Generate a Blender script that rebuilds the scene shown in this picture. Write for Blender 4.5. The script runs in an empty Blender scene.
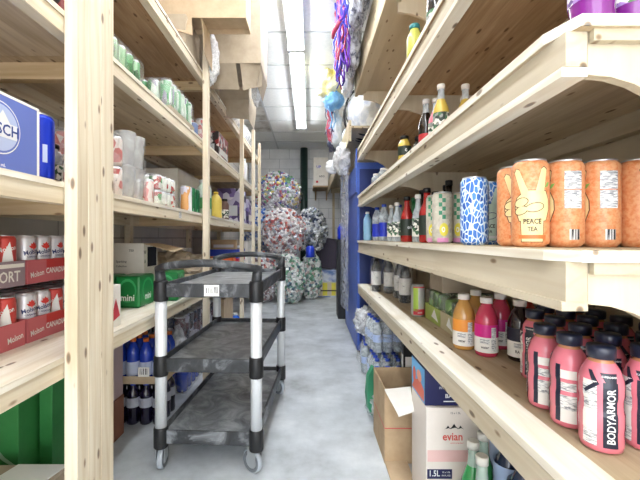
import bpy, bmesh, math, random
from mathutils import Vector, Matrix, noise
from mathutils.geometry import tessellate_polygon
random.seed(11)
D = bpy.data
SC = bpy.context.scene
COL = SC.collection
PI = math.pi

# ---------------------------------------------------------------- camera, world, exposure
cam_d = D.cameras.new('camera'); cam = D.objects.new('camera', cam_d); COL.objects.link(cam)
cam.location = (0, 0, 1.0); cam.rotation_euler = (PI/2, 0, 0)
cam_d.sensor_width = 36; cam_d.lens = 36*370/640
cam_d.shift_x = 11/640; cam_d.shift_y = -2/640
cam_d.clip_start = .02
SC.camera = cam
SC.view_settings.view_transform = 'Standard'; SC.view_settings.look = 'None'
SC.view_settings.gamma = 1; SC.view_settings.use_curve_mapping = False
SC.view_settings.exposure = 1.0
W = D.worlds.new('world'); SC.world = W; W.use_nodes = True
W.node_tree.nodes['Background'].inputs[0].default_value = (.93, .96, 1, 1)
W.node_tree.nodes['Background'].inputs[1].default_value = 2.7
TUBE_POWER = 20.0

# ---------------------------------------------------------------- materials
def hx(s):
    s = s.lstrip('#'); v = [int(s[i:i+2], 16)/255 for i in (0, 2, 4)]
    return tuple((c/12.92 if c <= .04045 else ((c+.055)/1.055)**2.4) for c in v) + (1,)
MATS = {}
def newmat(name):
    m = D.materials.new(name); m.use_nodes = True
    return m, m.node_tree, m.node_tree.nodes['Principled BSDF']
def plain(name, col, rough=.5, metal=0, emit=0, coat=0, spec=.5, sub=0):
    if name in MATS: return MATS[name]
    m, nt, p = newmat(name); c = hx(col)
    p.inputs['Base Color'].default_value = c; p.inputs['Roughness'].default_value = rough
    p.inputs['Metallic'].default_value = metal; p.inputs['Coat Weight'].default_value = coat
    p.inputs['Specular IOR Level'].default_value = spec
    if emit:
        p.inputs['Emission Color'].default_value = c; p.inputs['Emission Strength'].default_value = emit
    MATS[name] = m; return m
def N(nt, t, **kw):
    n = nt.nodes.new(t)
    for k, v in kw.items():
        if isinstance(v, tuple) and k.startswith('i_'): n.inputs[k[2:]].default_value = v
        elif k.startswith('i_'): n.inputs[k[2:].replace('_', ' ')].default_value = v
        else: setattr(n, k, v)
    return n
def ramp(nt, stops):
    r = nt.nodes.new('ShaderNodeValToRGB'); e = r.color_ramp.elements
    while len(e) < len(stops): e.new(.5)
    for k, (p, c) in enumerate(stops):
        e[k].position = p; e[k].color = hx(c) if isinstance(c, str) else c
    return r
def mixc(nt, fac, a, b, blend='MIX'):
    n = nt.nodes.new('ShaderNodeMix'); n.data_type = 'RGBA'; n.blend_type = blend
    for sock, v in ((n.inputs[0], fac), (n.inputs[6], a), (n.inputs[7], b)):
        if hasattr(v, 'links'): nt.links.new(v, sock)
        else: sock.default_value = v
    return n.outputs[2]
def wood(name, lt, dk, axis='y', rough=.65, knots=True, grain=.5):
    m, nt, p = newmat(name); L = nt.links.new
    tc = N(nt, 'ShaderNodeTexCoord'); oi = N(nt, 'ShaderNodeObjectInfo')
    add = N(nt, 'ShaderNodeVectorMath', operation='MULTIPLY_ADD')
    L(oi.outputs['Random'], add.inputs[0]); add.inputs[1].default_value = (7, 13, 9); L(tc.outputs['Object'], add.inputs[2])
    def mp(al, ac):
        q = N(nt, 'ShaderNodeMapping'); L(add.outputs[0], q.inputs[0])
        q.inputs['Scale'].default_value = {'x': (al, ac, ac), 'y': (ac, al, ac), 'z': (ac, ac, al)}[axis]
        return q.outputs[0]
    n1 = N(nt, 'ShaderNodeTexNoise', i_Scale=1.0, i_Detail=5.0, i_Roughness=.6, i_Distortion=.9); L(mp(2.2, 38), n1.inputs[0])
    n2 = N(nt, 'ShaderNodeTexNoise', i_Scale=1.0, i_Detail=2.0); L(mp(1.5, 7), n2.inputs[0])
    wv = N(nt, 'ShaderNodeTexWave', wave_type='RINGS', i_Scale=1.0, i_Distortion=9.0, i_Detail=2.0); L(mp(1.1, 9), wv.inputs[0])
    r1 = ramp(nt, [(.3, dk), (.62, lt)]); L(n1.outputs[0], r1.inputs[0])
    c = mixc(nt, grain, hx(lt), r1.outputs[0])
    rr = ramp(nt, [(.3, (.78, .74, .68, 1)), (.65, (1, 1, 1, 1))]); L(n2.outputs[0], rr.inputs[0])
    c = mixc(nt, .8, c, rr.outputs[0], 'MULTIPLY')
    rw = ramp(nt, [(.0, (.8, .72, .6, 1)), (.35, (1, 1, 1, 1))]); L(wv.outputs[0], rw.inputs[0])
    c = mixc(nt, grain*.8, c, rw.outputs[0], 'MULTIPLY')
    if knots:
        vo = N(nt, 'ShaderNodeTexVoronoi', i_Scale=1.0, i_Randomness=1.0); L(mp(8, 21), vo.inputs[0])
        rk = ramp(nt, [(.06, '#3d2718'), (.11, '#8d6a48'), (.17, (1, 1, 1, 1))]); L(vo.outputs['Distance'], rk.inputs[0])
        c = mixc(nt, .75, c, rk.outputs[0], 'MULTIPLY')
    L(c, p.inputs['Base Color']); p.inputs['Roughness'].default_value = rough
    p.inputs['Specular IOR Level'].default_value = .3
    b = N(nt, 'ShaderNodeBump', i_Strength=.15, i_Distance=.002); L(n1.outputs[0], b.inputs['Height']); L(b.outputs[0], p.inputs['Normal'])
    MATS[name] = m; return m
def blotch(name, stops, scale=6, detail=6, rough=.8, distort=0, coord='Object', bump=.1, vscale=(1, 1, 1), bdist=.003, metal=0):
    m, nt, p = newmat(name); L = nt.links.new
    tc = N(nt, 'ShaderNodeTexCoord'); q = N(nt, 'ShaderNodeMapping'); L(tc.outputs[coord], q.inputs[0]); q.inputs['Scale'].default_value = vscale
    n = N(nt, 'ShaderNodeTexNoise', i_Scale=float(scale), i_Detail=float(detail), i_Roughness=.62, i_Distortion=float(distort)); L(q.outputs[0], n.inputs[0])
    r = ramp(nt, stops); L(n.outputs[0], r.inputs[0]); L(r.outputs[0], p.inputs['Base Color'])
    p.inputs['Roughness'].default_value = rough; p.inputs['Metallic'].default_value = metal
    if bump:
        b = N(nt, 'ShaderNodeBump', i_Strength=bump, i_Distance=bdist); L(n.outputs[0], b.inputs['Height']); L(b.outputs[0], p.inputs['Normal'])
    MATS[name] = m; return m
def patches(name, cols, scale=60, rough=.4, vscale=(1, 1, 1), coord='Object', lines=None, lw=.04):
    """cells of flat colours, as on busy printed cans"""
    m, nt, p = newmat(name); L = nt.links.new
    tc = N(nt, 'ShaderNodeTexCoord'); q = N(nt, 'ShaderNodeMapping'); L(tc.outputs[coord], q.inputs[0]); q.inputs['Scale'].default_value = vscale
    v = N(nt, 'ShaderNodeTexVoronoi', i_Scale=float(scale)); L(q.outputs[0], v.inputs[0])
    sp = N(nt, 'ShaderNodeSeparateColor'); L(v.outputs['Color'], sp.inputs[0])
    k = len(cols); r = ramp(nt, [(i/k, c) for i, c in enumerate(cols)]); r.color_ramp.interpolation = 'CONSTANT'
    L(sp.outputs[0], r.inputs[0]); c = r.outputs[0]
    if lines:
        e = N(nt, 'ShaderNodeTexVoronoi', i_Scale=float(scale), feature='DISTANCE_TO_EDGE'); L(q.outputs[0], e.inputs[0])
        rl = ramp(nt, [(lw, (1, 1, 1, 1)), (lw*1.4, (0, 0, 0, 1))]); L(e.outputs[0], rl.inputs[0])
        c = mixc(nt, rl.outputs[0], c, hx(lines))
    L(c, p.inputs['Base Color']); p.inputs['Roughness'].default_value = rough
    MATS[name] = m; return m
def island(name, cols, rough=.3, metal=.3):
    m, nt, p = newmat(name); g = N(nt, 'ShaderNodeNewGeometry')
    k = len(cols); r = ramp(nt, [(i/k, c) for i, c in enumerate(cols)]); r.color_ramp.interpolation = 'CONSTANT'
    nt.links.new(g.outputs['Random Per Island'], r.inputs[0]); nt.links.new(r.outputs[0], p.inputs['Base Color'])
    p.inputs['Roughness'].default_value = rough; p.inputs['Metallic'].default_value = metal
    MATS[name] = m; return m
def film(name, col='#ffffff', fac=.3, rough=.12, scale=30, contrast=.25, bump=.5):
    """thin clear plastic: part see-through, part glossy, crinkled"""
    m, nt, p = newmat(name); L = nt.links.new
    p.inputs['Base Color'].default_value = hx(col); p.inputs['Roughness'].default_value = rough
    tc = N(nt, 'ShaderNodeTexCoord'); n = N(nt, 'ShaderNodeTexNoise', i_Scale=float(scale), i_Detail=4.0, i_Distortion=1.5); L(tc.outputs['Object'], n.inputs[0])
    r = ramp(nt, [(.35, (max(0, fac-contrast),)*3+(1,)), (.68, (min(1, fac+contrast),)*3+(1,))]); L(n.outputs[0], r.inputs[0])
    b = N(nt, 'ShaderNodeBump', i_Strength=bump, i_Distance=.004); L(n.outputs[0], b.inputs['Height']); L(b.outputs[0], p.inputs['Normal'])
    tr = N(nt, 'ShaderNodeBsdfTransparent'); mx = N(nt, 'ShaderNodeMixShader')
    L(r.outputs[0], mx.inputs[0]); L(tr.outputs[0], mx.inputs[1]); L(p.outputs[0], mx.inputs[2])
    L(mx.outputs[0], nt.nodes['Material Output'].inputs[0])
    MATS[name] = m; return m

w_post = wood('pale_stud', '#f4ead6', '#d8c7a8', 'z', grain=.55)
w_rail = wood('pale_rail', '#f1e7d2', '#d3c2a2', 'y', grain=.5)
w_shelf = wood('plywood_shelf', '#e2d0b2', '#b59a7c', 'y', grain=.6)
w_ply = wood('brown_plywood', '#c9ab88', '#9c7a58', 'y', grain=.7)
w_top = wood('plywood_top', '#cbbb9f', '#a08a6c', 'y', grain=.5)
w_bear = wood('bearer_wood', '#dfc8a2', '#b89768', 'x', grain=.5)
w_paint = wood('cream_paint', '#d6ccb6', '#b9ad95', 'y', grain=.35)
w_painty = wood('beige_paint_panel', '#cfc3a8', '#bcae90', 'y', grain=.3)
w_div = wood('cream_divider', '#ddd2bb', '#c6b99e', 'z', grain=.3)
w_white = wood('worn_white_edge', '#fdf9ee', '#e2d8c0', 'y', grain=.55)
conc = blotch('concrete', [(.25, '#8f9498'), (.42, '#b4babf'), (.55, '#c6ccd1'), (.75, '#e2e6ea')], scale=3.4, detail=15, rough=.5, bump=.2)
def m_block(name, col, mort, sx, sz, axes):
    m, nt, p = newmat(name); L = nt.links.new
    tc = N(nt, 'ShaderNodeTexCoord'); s = N(nt, 'ShaderNodeSeparateXYZ'); L(tc.outputs['Object'], s.inputs[0])
    c = N(nt, 'ShaderNodeCombineXYZ'); L(s.outputs[axes[0]], c.inputs[0]); L(s.outputs[axes[1]], c.inputs[1])
    b = N(nt, 'ShaderNodeTexBrick', i_Scale=1.0); L(c.outputs[0], b.inputs[0])
    b.inputs['Color1'].default_value = hx(col); b.inputs['Color2'].default_value = hx(col); b.inputs['Mortar'].default_value = hx(mort)
    b.inputs['Mortar Size'].default_value = .006; b.inputs['Mortar Smooth'].default_value = .4
    b.inputs['Brick Width'].default_value = sx; b.inputs['Row Height'].default_value = sz
    n = N(nt, 'ShaderNodeTexNoise', i_Scale=4.0, i_Detail=8.0); L(tc.outputs['Object'], n.inputs[0])
    r = ramp(nt, [(.3, (.86, .86, .87, 1)), (.6, (1, 1, 1, 1))]); L(n.outputs[0], r.inputs[0])
    L(mixc(nt, 1.0, b.outputs[0], r.outputs[0], 'MULTIPLY'), p.inputs['Base Color']); p.inputs['Roughness'].default_value = .6
    bp = N(nt, 'ShaderNodeBump', i_Strength=.4, i_Distance=.004); bp.invert = True
    L(b.outputs['Fac'], bp.inputs['Height']); L(bp.outputs[0], p.inputs['Normal'])
    MATS[name] = m; return m
m_bw = m_block('white_block', '#eef0f2', '#c4c8cc', .4, .2, ('X', 'Z'))
m_lw = m_block('grey_block', '#d2cdc7', '#a5a09b', .6, .2, ('Y', 'Z'))
m_rw = m_block('cream_block', '#d9ccb2', '#b5a88e', .4, .2, ('Y', 'Z'))
m_tile = blotch('ceiling_tile', [(.3, '#e6ebee'), (.7, '#f3f6f8')], scale=30, rough=.8, bump=0)
m_tile_dirty = blotch('stained_tile', [(.35, '#a6a49f'), (.5, '#cfcfcc'), (.7, '#dfe1e0')], scale=5, rough=.8, bump=.1)
m_grid = plain('grid_metal', '#c9ced2', .5)
kraft = blotch('kraft_card', [(.3, '#b7a083'), (.7, '#c9b496')], scale=14, rough=.85, bump=.02)
kraft_d = blotch('kraft_card_brown', [(.3, '#ad9474'), (.7, '#c0a786')], scale=14, rough=.85, bump=.02)
kraft_g = blotch('kraft_card_grey', [(.3, '#aa9b86'), (.7, '#b9ac98')], scale=14, rough=.85, bump=.02)
card_w = blotch('white_card', [(.3, '#e4e0d8'), (.7, '#f3f0ea')], scale=9, rough=.7, bump=.02)
blackp = blotch('scuffed_black_plastic', [(.36, '#26282b'), (.52, '#3a3d41'), (.7, '#8d9196')], scale=9, detail=12, rough=.42, vscale=(1, .5, 1), bump=.1, distort=1)
traym = blotch('worn_glare_tray_plastic', [(.3, '#54575b'), (.45, '#7d8185'), (.58, '#a6aaae'), (.78, '#d0d3d6')], scale=7, detail=14, rough=.3, bump=.15, distort=1.4)  # scuffed plastic, greys lightened so the colour also carries the overhead glare
blackc = plain('black_collar', '#1c1d20', .45)
alu = plain('aluminium', '#dfe3e7', .38, metal=.25)
steel = plain('steel', '#c5c9cd', .3, metal=.85)
rubber = plain('grey_rubber', '#a9b0b8', .5)
clear = film('clear_plastic', '#f2f6fa', .38, .1)
wrapf = film('shrink_film', '#ffffff', .13, .1, scale=12, contrast=.15, bump=.25)
bagf = film('bag_film', '#f4f7fb', .62, .22, scale=12, contrast=.3)
clearb = film('clear_bottle', '#e3edf4', .5, .06, scale=20, contrast=.2, bump=.15)
white = plain('white_plastic', '#f4f4f2', .4)
black = plain('black_ink', '#17171a', .5)
capn = plain('navy_cap', '#1b2238', .35, coat=.3)
caprd = plain('red_cap', '#c02a2a', .35)
capwhite = plain('white_cap', '#ece6e0', .4)
capbk = plain('black_cap', '#121316', .35)
capor = plain('orange_cap', '#e2772c', .4)
capbl = plain('blue_cap', '#2b50c4', .4)
capgr = plain('green_cap', '#2c7a4c', .4)
paper = plain('paper_white', '#efede8', .6)
paperg = plain('paper_grey', '#cfd2d4', .6)
print_m = patches('fine_print', ['#eeeeec', '#b4b6ba', '#eeeeec', '#dcdcdc', '#8d9095'], scale=260, vscale=(.45, .45, 2.6), rough=.5)
barc = patches('bar_code', ['#f6f6f4', '#222226', '#f6f6f4', '#34343a'], scale=900, vscale=(1, 1, .01), rough=.5)

# ---------------------------------------------------------------- mesh kit
_txt = {}
def text_mesh(s, size, sx=1.0):
    k = (s, size, sx)
    if k in _txt: return _txt[k]
    cu = D.curves.new('lettering', 'FONT'); cu.body = s; cu.size = size; cu.resolution_u = 2
    cu.align_x = 'CENTER'; cu.align_y = 'CENTER'; cu.offset = size*.018
    o = D.objects.new('lettering', cu); COL.objects.link(o)
    dg = bpy.context.evaluated_depsgraph_get(); me = D.meshes.new_from_object(o.evaluated_get(dg))
    vs = [(v.co.x*sx, v.co.y) for v in me.vertices]; fs = [tuple(f.vertices) for f in me.polygons]
    D.objects.remove(o); D.curves.remove(cu); D.meshes.remove(me)
    _txt[k] = (vs, fs); return _txt[k]
class MB:
    def __init__(s): s.bm = bmesh.new(); s.mats = []
    def mi(s, m):
        if m not in s.mats: s.mats.append(m)
        return s.mats.index(m)
    def face(s, vs, i, smooth=False):
        try: f = s.bm.faces.new(vs)
        except ValueError: return None
        f.material_index = i; f.smooth = smooth; return f
    def box(s, x0, x1, y0, y1, z0, z1, m, M=None, bev=0):
        i = s.mi(m); v = [Vector((x, y, z)) for z in (z0, z1) for y in (y0, y1) for x in (x0, x1)]
        if M: v = [M @ q for q in v]
        v = [s.bm.verts.new(q) for q in v]; fs = []
        for q in ((0, 2, 3, 1), (4, 5, 7, 6), (0, 1, 5, 4), (2, 6, 7, 3), (0, 4, 6, 2), (1, 3, 7, 5)): fs.append(s.face([v[k] for k in q], i))
        if bev:
            es = list({e for f in fs for e in f.edges})
            bmesh.ops.bevel(s.bm, geom=es, offset=bev, segments=2, affect='EDGES', profile=.5, material=i)
        return s
    def lathe(s, pts, m, seg=24, c=(0, 0, 0), a0=0, a1=None, cap=True, M=None, smooth=True):
        """pts [(r,z)] bottom to top; m one material or one per segment"""
        full = a1 is None; n = seg if full else seg+1; A = 2*PI if full else a1-a0
        rows = []
        for (r, z) in pts:
            row = []
            for k in range(n):
                a = a0 + A*k/seg; q = Vector((c[0]+r*math.cos(a), c[1]+r*math.sin(a), c[2]+z))
                if M: q = M @ q
                row.append(s.bm.verts.new(q))
            rows.append(row)
        for j in range(len(pts)-1):
            mm = s.mi(m[j] if isinstance(m, (list, tuple)) else m)
            for k in range(seg):
                k2 = (k+1) % n; s.face([rows[j][k], rows[j][k2], rows[j+1][k2], rows[j+1][k]], mm, smooth)
        if full and cap:
            s.face(list(reversed(rows[0])), s.mi(m[0] if isinstance(m, (list, tuple)) else m))
            s.face(rows[-1], s.mi(m[-1] if isinstance(m, (list, tuple)) else m))
        return s
    def tube(s, pts, r, m, seg=8, closed=False):
        i = s.mi(m); P = [Vector(p) for p in pts]; rows = []; up = None
        for k, p in enumerate(P):
            d = (P[min(k+1, len(P)-1)] - P[max(k-1, 0)]).normalized()
            if up is None: up = Vector((0, 0, 1)) if abs(d.z) < .9 else Vector((1, 0, 0))
            a = d.cross(up).normalized(); b = a.cross(d).normalized(); up = b
            rr = r[k] if isinstance(r, (list, tuple)) else r
            rows.append([s.bm.verts.new(p + rr*(math.cos(2*PI*j/seg)*a + math.sin(2*PI*j/seg)*b)) for j in range(seg)])
        for k in range(len(P)-1):
            for j in range(seg): s.face([rows[k][j], rows[k+1][j], rows[k+1][(j+1) % seg], rows[k][(j+1) % seg]], i, True)
        s.face(rows[0], i); s.face(list(reversed(rows[-1])), i); return s
    def prism(s, poly, fn, d0, d1, m):
        """poly in (u,v), fn(u,v,d)->xyz"""
        i = s.mi(m); a = [s.bm.verts.new(fn(u, v, d0)) for u, v in poly]; b = [s.bm.verts.new(fn(u, v, d1)) for u, v in poly]
        n = len(poly); s.face(a, i); s.face(list(reversed(b)), i)
        for k in range(n): s.face([a[(k+1) % n], a[k], b[k], b[(k+1) % n]], i)
        return s
    def flat(s, vs, fs, fn, m, cut=0):
        i = s.mi(m)
        if cut:
            b2 = bmesh.new(); q = [b2.verts.new((u, v, 0)) for u, v in vs]
            for f in fs:
                try: b2.faces.new([q[k] for k in f])
                except ValueError: pass
            lo = min(u for u, v in vs); hi = max(u for u, v in vs); x = math.ceil(lo/cut)*cut
            while x < hi:
                bmesh.ops.bisect_plane(b2, geom=b2.verts[:]+b2.edges[:]+b2.faces[:], dist=1e-7, plane_co=(x, 0, 0), plane_no=(1, 0, 0)); x += cut
            b2.verts.index_update(); vs = [(v.co.x, v.co.y) for v in b2.verts]; fs = [[v.index for v in f.verts] for f in b2.faces]; b2.free()
        q = [s.bm.verts.new(fn(u, v)) for u, v in vs]
        for f in fs: s.face([q[k] for k in f], i)
        return s
    def poly(s, pts, fn, m, cut=0):
        t = tessellate_polygon([[Vector((u, v, 0)) for u, v in pts]])
        t2 = []
        for f in t:
            (x0, y0), (x1, y1), (x2, y2) = [pts[k] for k in f]
            t2.append(f if (x1-x0)*(y2-y0)-(x2-x0)*(y1-y0) > 0 else tuple(reversed(f)))
        return s.flat(pts, t2, fn, m, cut)
    def text(s, st, size, fn, m, du=0, dv=0, rot=0, sx=1.0, cut=0):
        vs, fs = text_mesh(st, size, sx); c, q = math.cos(rot), math.sin(rot)
        vs = [(u*c - v*q + du, u*q + v*c + dv) for u, v in vs]
        return s.flat(vs, fs, fn, m, cut)
    def rect(s, u0, u1, v0, v1, fn, m, cut=0): return s.poly([(u0, v0), (u1, v0), (u1, v1), (u0, v1)], fn, m, cut)
    def build(s, name, parent=None, M=None):
        if M: s.bm.transform(M)
        bmesh.ops.recalc_face_normals(s.bm, faces=[f for f in s.bm.faces if len(f.verts) > 4][:0]) if False else None
        me = D.meshes.new(name); s.bm.to_mesh(me); s.bm.free()
        for m in s.mats: me.materials.append(m)
        o = D.objects.new(name, me); COL.objects.link(o)
        if parent: o.parent = parent
        return o
def cylfn(r, a0, c=(0, 0, 0)):
    return lambda u, v: Vector((c[0]+r*math.cos(a0+u/r), c[1]+r*math.sin(a0+u/r), c[2]+v))
def tag(o, label=None, cat=None, group=None, kind=None):
    if label: o['label'] = label
    if cat: o['category'] = cat
    if group: o['group'] = group
    if kind: o['kind'] = kind
    return o
def thing(name, label, cat, loc=(0, 0, 0), rz=0, group=None):
    o = D.objects.new(name, None); COL.objects.link(o); o.location = loc; o.rotation_euler = (0, 0, rz)
    o.empty_display_size = .05
    return tag(o, label, cat, group)
def dup(root, loc, rz, label, group=None):
    def cp(o, par):
        c = o.copy(); COL.objects.link(c); c.parent = par
        for ch in o.children: cp(ch, c)
        return c
    c = cp(root, None); c.location = loc; c.rotation_euler = (0, 0, rz); c['label'] = label
    if group: c['group'] = group
    return c
class Proto:
    """builds the first one in place, copies afterwards"""
    def __init__(s, maker, name, cat, group): s.mk = maker; s.n = name; s.c = cat; s.g = group; s.first = None
    def put(s, loc, rz, label, group=None):
        if s.first is None:
            s.first = thing(s.n, label, s.c, loc, rz, group or s.g); s.mk(s.first); return s.first
        return dup(s.first, loc, rz, label, group or s.g)
def struct(name, mb): o = mb.build(name); o['kind'] = 'structure'; return o
def pt(px, py, Y): return ((px-309)*Y/370, Y, 1-(py-238)*Y/370)
ORD = ['first', 'second', 'third', 'fourth', 'fifth', 'sixth', 'seventh', 'eighth', 'ninth', 'tenth', 'eleventh', 'twelfth']

# ---------------------------------------------------------------- setting
XL, XR, YB, ZC, Y0 = -1.22, .925, 7.5, 2.8, -1.8
struct('floor', MB().box(XL-.1, XR+.1, Y0, YB+.1, -.1, 0, conc))
struct('wall_back', MB().box(XL-.1, XR+.1, YB, YB+.1, 0, ZC+.1, m_bw))
struct('wall_left', MB().box(XL-.1, XL, Y0, YB, 0, ZC+.1, m_lw))
struct('wall_right', MB().box(XR, XR+.1, Y0, YB, 0, ZC+.1, m_rw))
b = MB()
ys = []; y = YB
while y > Y0-.1: ys.append(y); y -= .61
xs = [XL, -.62, .59, XR]
for i in range(len(ys)-1):
    for j in range(len(xs)-1):
        dirty = (j == 0 and 2 <= i <= 4)
        b.box(xs[j], xs[j+1], ys[i+1], ys[i], ZC, ZC+.02, m_tile_dirty if dirty else m_tile)
struct('ceiling', b)
b = MB()
for yy in ys[1:]: b.box(XL, XR, yy-.012, yy+.012, ZC-.006, ZC, m_grid)
for xx in xs[1:-1]: b.box(xx-.012, xx+.012, Y0, YB, ZC-.0065, ZC, m_grid)
struct('trim_1', b)
# drain pipe on the back wall
tag(MB().lathe([(.075, 0), (.075, ZC)], plain('dark_green_pipe', '#1f3a34', .35), 20).build('standpipe'), 'dark green vertical standpipe against the white block back wall', 'pipe').location = (-.10, YB-.08, 0)

# ---------------------------------------------------------------- ceiling lights
tubem = plain('lit_tube', '#fbfdff', .4, emit=TUBE_POWER)
lens = plain('light_housing', '#eef2f4', .4)
def mk_light(t):
    MB().box(-.075, .075, -1.18, 1.18, -.045, 0, lens, bev=.006).build('housing', t)
    MB().box(-.078, .078, -1.2, -1.18, -.075, 0, lens).build('end_cap', t); MB().box(-.078, .078, 1.18, 1.2, -.075, 0, lens).build('end_cap', t)
    for x in (-.036, .036):
        MB().lathe([(.014, -1.16), (.014, 1.16)], tubem, 10, M=Matrix.Translation((x, 0, -.062)) @ Matrix.Rotation(PI/2, 4, 'X')).build('tube', t)
PL = Proto(mk_light, 'fluorescent_light', 'ceiling light', 'strip lights in line along the ceiling')
PL.put((-.12, 4.62, ZC-.007), 0, 'lit twin tube fluorescent strip light at the far end of the aisle ceiling')
PL.put((-.12, 2.2, ZC-.007), 0, 'lit twin tube fluorescent strip light nearest overhead, cut by the top of the frame')
PL.put((-.12, -.22, ZC-.007), 0, 'lit twin tube fluorescent strip light directly above the camera')

# ---------------------------------------------------------------- left shelving
LZ = (.66, 1.16, 1.65, 2.10); LX0, LX1 = XL+.01, -.70
POSTY = (.025, 1.245, 2.465, 3.685, 4.905)
t = thing('wooden_shelving_unit', 'tall raw pine shelving of studs and plywood along the left wall', 'shelving', (LX1, 0, 0))
inv = Matrix.Translation((-LX1, 0, 0))
for zz in LZ:
    for k in range(5):
        ya = POSTY[k]+.045; yb = POSTY[k+1]+.045 if k < 4 else 5.25
        o = MB().box(LX0, LX1-.001, ya+.001, yb-.001, zz-.016, zz, w_white if zz < 1 else (w_ply if zz > 2 else w_shelf)).build('shelf_board', t, inv)
        MB().box(LX1-.043, LX1-.004, ya+.001, yb-.001, zz-.062, zz-.016, w_rail).build('front_rail', t, inv)
        MB().box(LX1-.003, LX1, ya+.001, yb-.001, zz-.016, zz, w_white).build('board_edge', o, inv @ inv.inverted())
    MB().box(LX0, LX0+.038, .07, 5.25, zz-.078, zz-.016, w_rail).build('back_ledger', t, inv)
    for py in POSTY: MB().box(LX0+.038, LX1-.045, py+.09, py+.128, zz-.076, zz-.016, w_bear).build('cross_bearer', t, inv)
for y0_, y1_, h in ((1.057, 1.110, 2.79), (1.1105, 1.180, 2.79), (1.1805, 1.254, 2.79), (2.43, 2.474, 2.35), (3.73, 3.774, 2.34), (4.50, 4.544, 2.32), (5.05, 5.094, 2.3), (-.2, -.16, 2.35)):
    MB().box(LX1+.0005, LX1+.038, y0_, y1_, 0, h, w_post, bev=.002).build('stud', t, inv)
for k in (1, 2, 3, 4): MB().box(LX0, LX0+.04, POSTY[k]-.04, POSTY[k], 0, 2.3, w_post).build('stud', t, inv)
for o in list(t.children):   # board edges were built in unit space already
    for ch in o.children: ch.matrix_parent_inverse = Matrix.Identity(4); ch.location = (-LX1, 0, 0)
sh = t
# pencil and sticker marks on the rails
tag(MB().box(-.0005, .0005, -.018, .018, -.017, .017, print_m).build('label_sticker'), 'small square printed price sticker on the left middle shelf rail', 'sticker').location = (LX1-.003, 2.02, 1.125)

# ---------------------------------------------------------------- right shelving
RX = .42; RW = XR-.012
RZ = (.606, .98, 1.363, 1.765, 2.27)
t = thing('painted_shelving_unit', 'cream painted wooden shelving with arched end panels along the right wall', 'shelving', (RX, .6, 0))
inv = Matrix.Translation((-RX, -.6, 0)); YE = 3.19
def xz(y0): return lambda u, v, d: Vector((u, d, v))
for n, zz in enumerate(RZ):
    if n == 0:
        MB().box(RX+.082, RW, .3, YE, zz-.02, zz-.002, w_top).build('shelf_board', t, inv)
        MB().box(RX, RX+.081, .3, YE, zz-.02, zz, w_white, bev=.002).build('front_strip', t, inv)
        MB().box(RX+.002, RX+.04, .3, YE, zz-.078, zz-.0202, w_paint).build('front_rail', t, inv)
    elif n == 4:
        MB().box(RX-.02, RX+.06, .3, YE, zz-.04, zz-.02, w_painty).build('rail_cap', t, inv)
        MB().box(RX-.028, RX+.0, .3, YE, zz-.055, zz+.19, w_painty).build('front_rail', t, inv)
        MB().box(RX+.061, RW, .3, YE, zz-.018, zz, w_painty).build('shelf_board', t, inv)
    else:
        MB().prism([(RX, .66), (RX+.022, .6), (RW, .6), (RW, YE), (RX, YE)], lambda u, v, d: Vector((u, v, d)), zz-.02, zz, [None, w_top, w_shelf, w_ply][n]).build('shelf_board', t, inv)
        MB().prism([(RX-.003, .659), (RX+.0205, .597), (RW, .597), (RW, .5995), (RX+.0217, .5995), (RX-.0004, .66), (RX-.0004, YE), (RX-.003, YE)], lambda u, v, d: Vector((u, v, d)), zz-.0195, zz-.0005, w_white).build('board_edge', t, inv)
        h = .078 if n == 1 else .07
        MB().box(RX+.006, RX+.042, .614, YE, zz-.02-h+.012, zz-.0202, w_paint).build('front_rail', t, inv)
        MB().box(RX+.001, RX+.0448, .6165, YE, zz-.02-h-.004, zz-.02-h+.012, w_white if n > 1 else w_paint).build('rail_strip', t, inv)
        MB().box(RX+.0455, RW, .604, .616, zz-.04, zz-.0202, w_paint).build('end_rail', t, inv)
    if n != 4 and n != 0: MB().box(RW-.036, RW, .65, YE, zz-.075, zz-.0202, w_paint).build('back_ledger', t, inv)
    # arched dividers under this shelf
    zl = RZ[n-1]+.001 if n else .0; zt = zz-.0205
    for dy in ([.617, 1.93, 3.15] if n else [3.15]):
        if n == 4 and dy < 1: continue
        dz = .07; r = .2 if dy < 1 else .3; p = [(RX+.045, zt), (RX+.045, zt-dz)]
        for k in range(9):
            a = PI/2*k/8; p.append((RX+.045+r*math.sin(a), zt-dz-r*(1-math.cos(a))))
        p += [(RX+.045+r, zl), (RW, zl), (RW, zt)]
        MB().prism(p, lambda u, v, d: Vector((u, d, v)), dy, dy+.018, w_div).build('arched_panel', t, inv)

# ---------------------------------------------------------------- far right shelving
t = thing('wooden_rack', 'beige painted high rack beyond the blue cabinet on the right', 'shelving', (.39, 3.4, 0))
inv = Matrix.Translation((-.39, -3.4, 0))
MB().box(.385, RW, 3.36, 7.45, 2.0, 2.02, w_painty).build('shelf_board', t, inv)
MB().box(.36, .3845, 3.36, 7.45, 1.88, 2.07, w_painty).build('front_rail', t, inv)
for yy in (5.6, 7.4): MB().box(.44, RW, yy, yy+.04, 1.9, 1.999, w_painty).build('cross_bearer', t, inv)
MB().box(.47, .51, 7.36, 7.44, 0, 1.9, w_painty).build('post', t, inv); MB().box(.80, .84, 4.46, 4.54, 0, 1.999, w_painty).build('post', t, inv)

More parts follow.
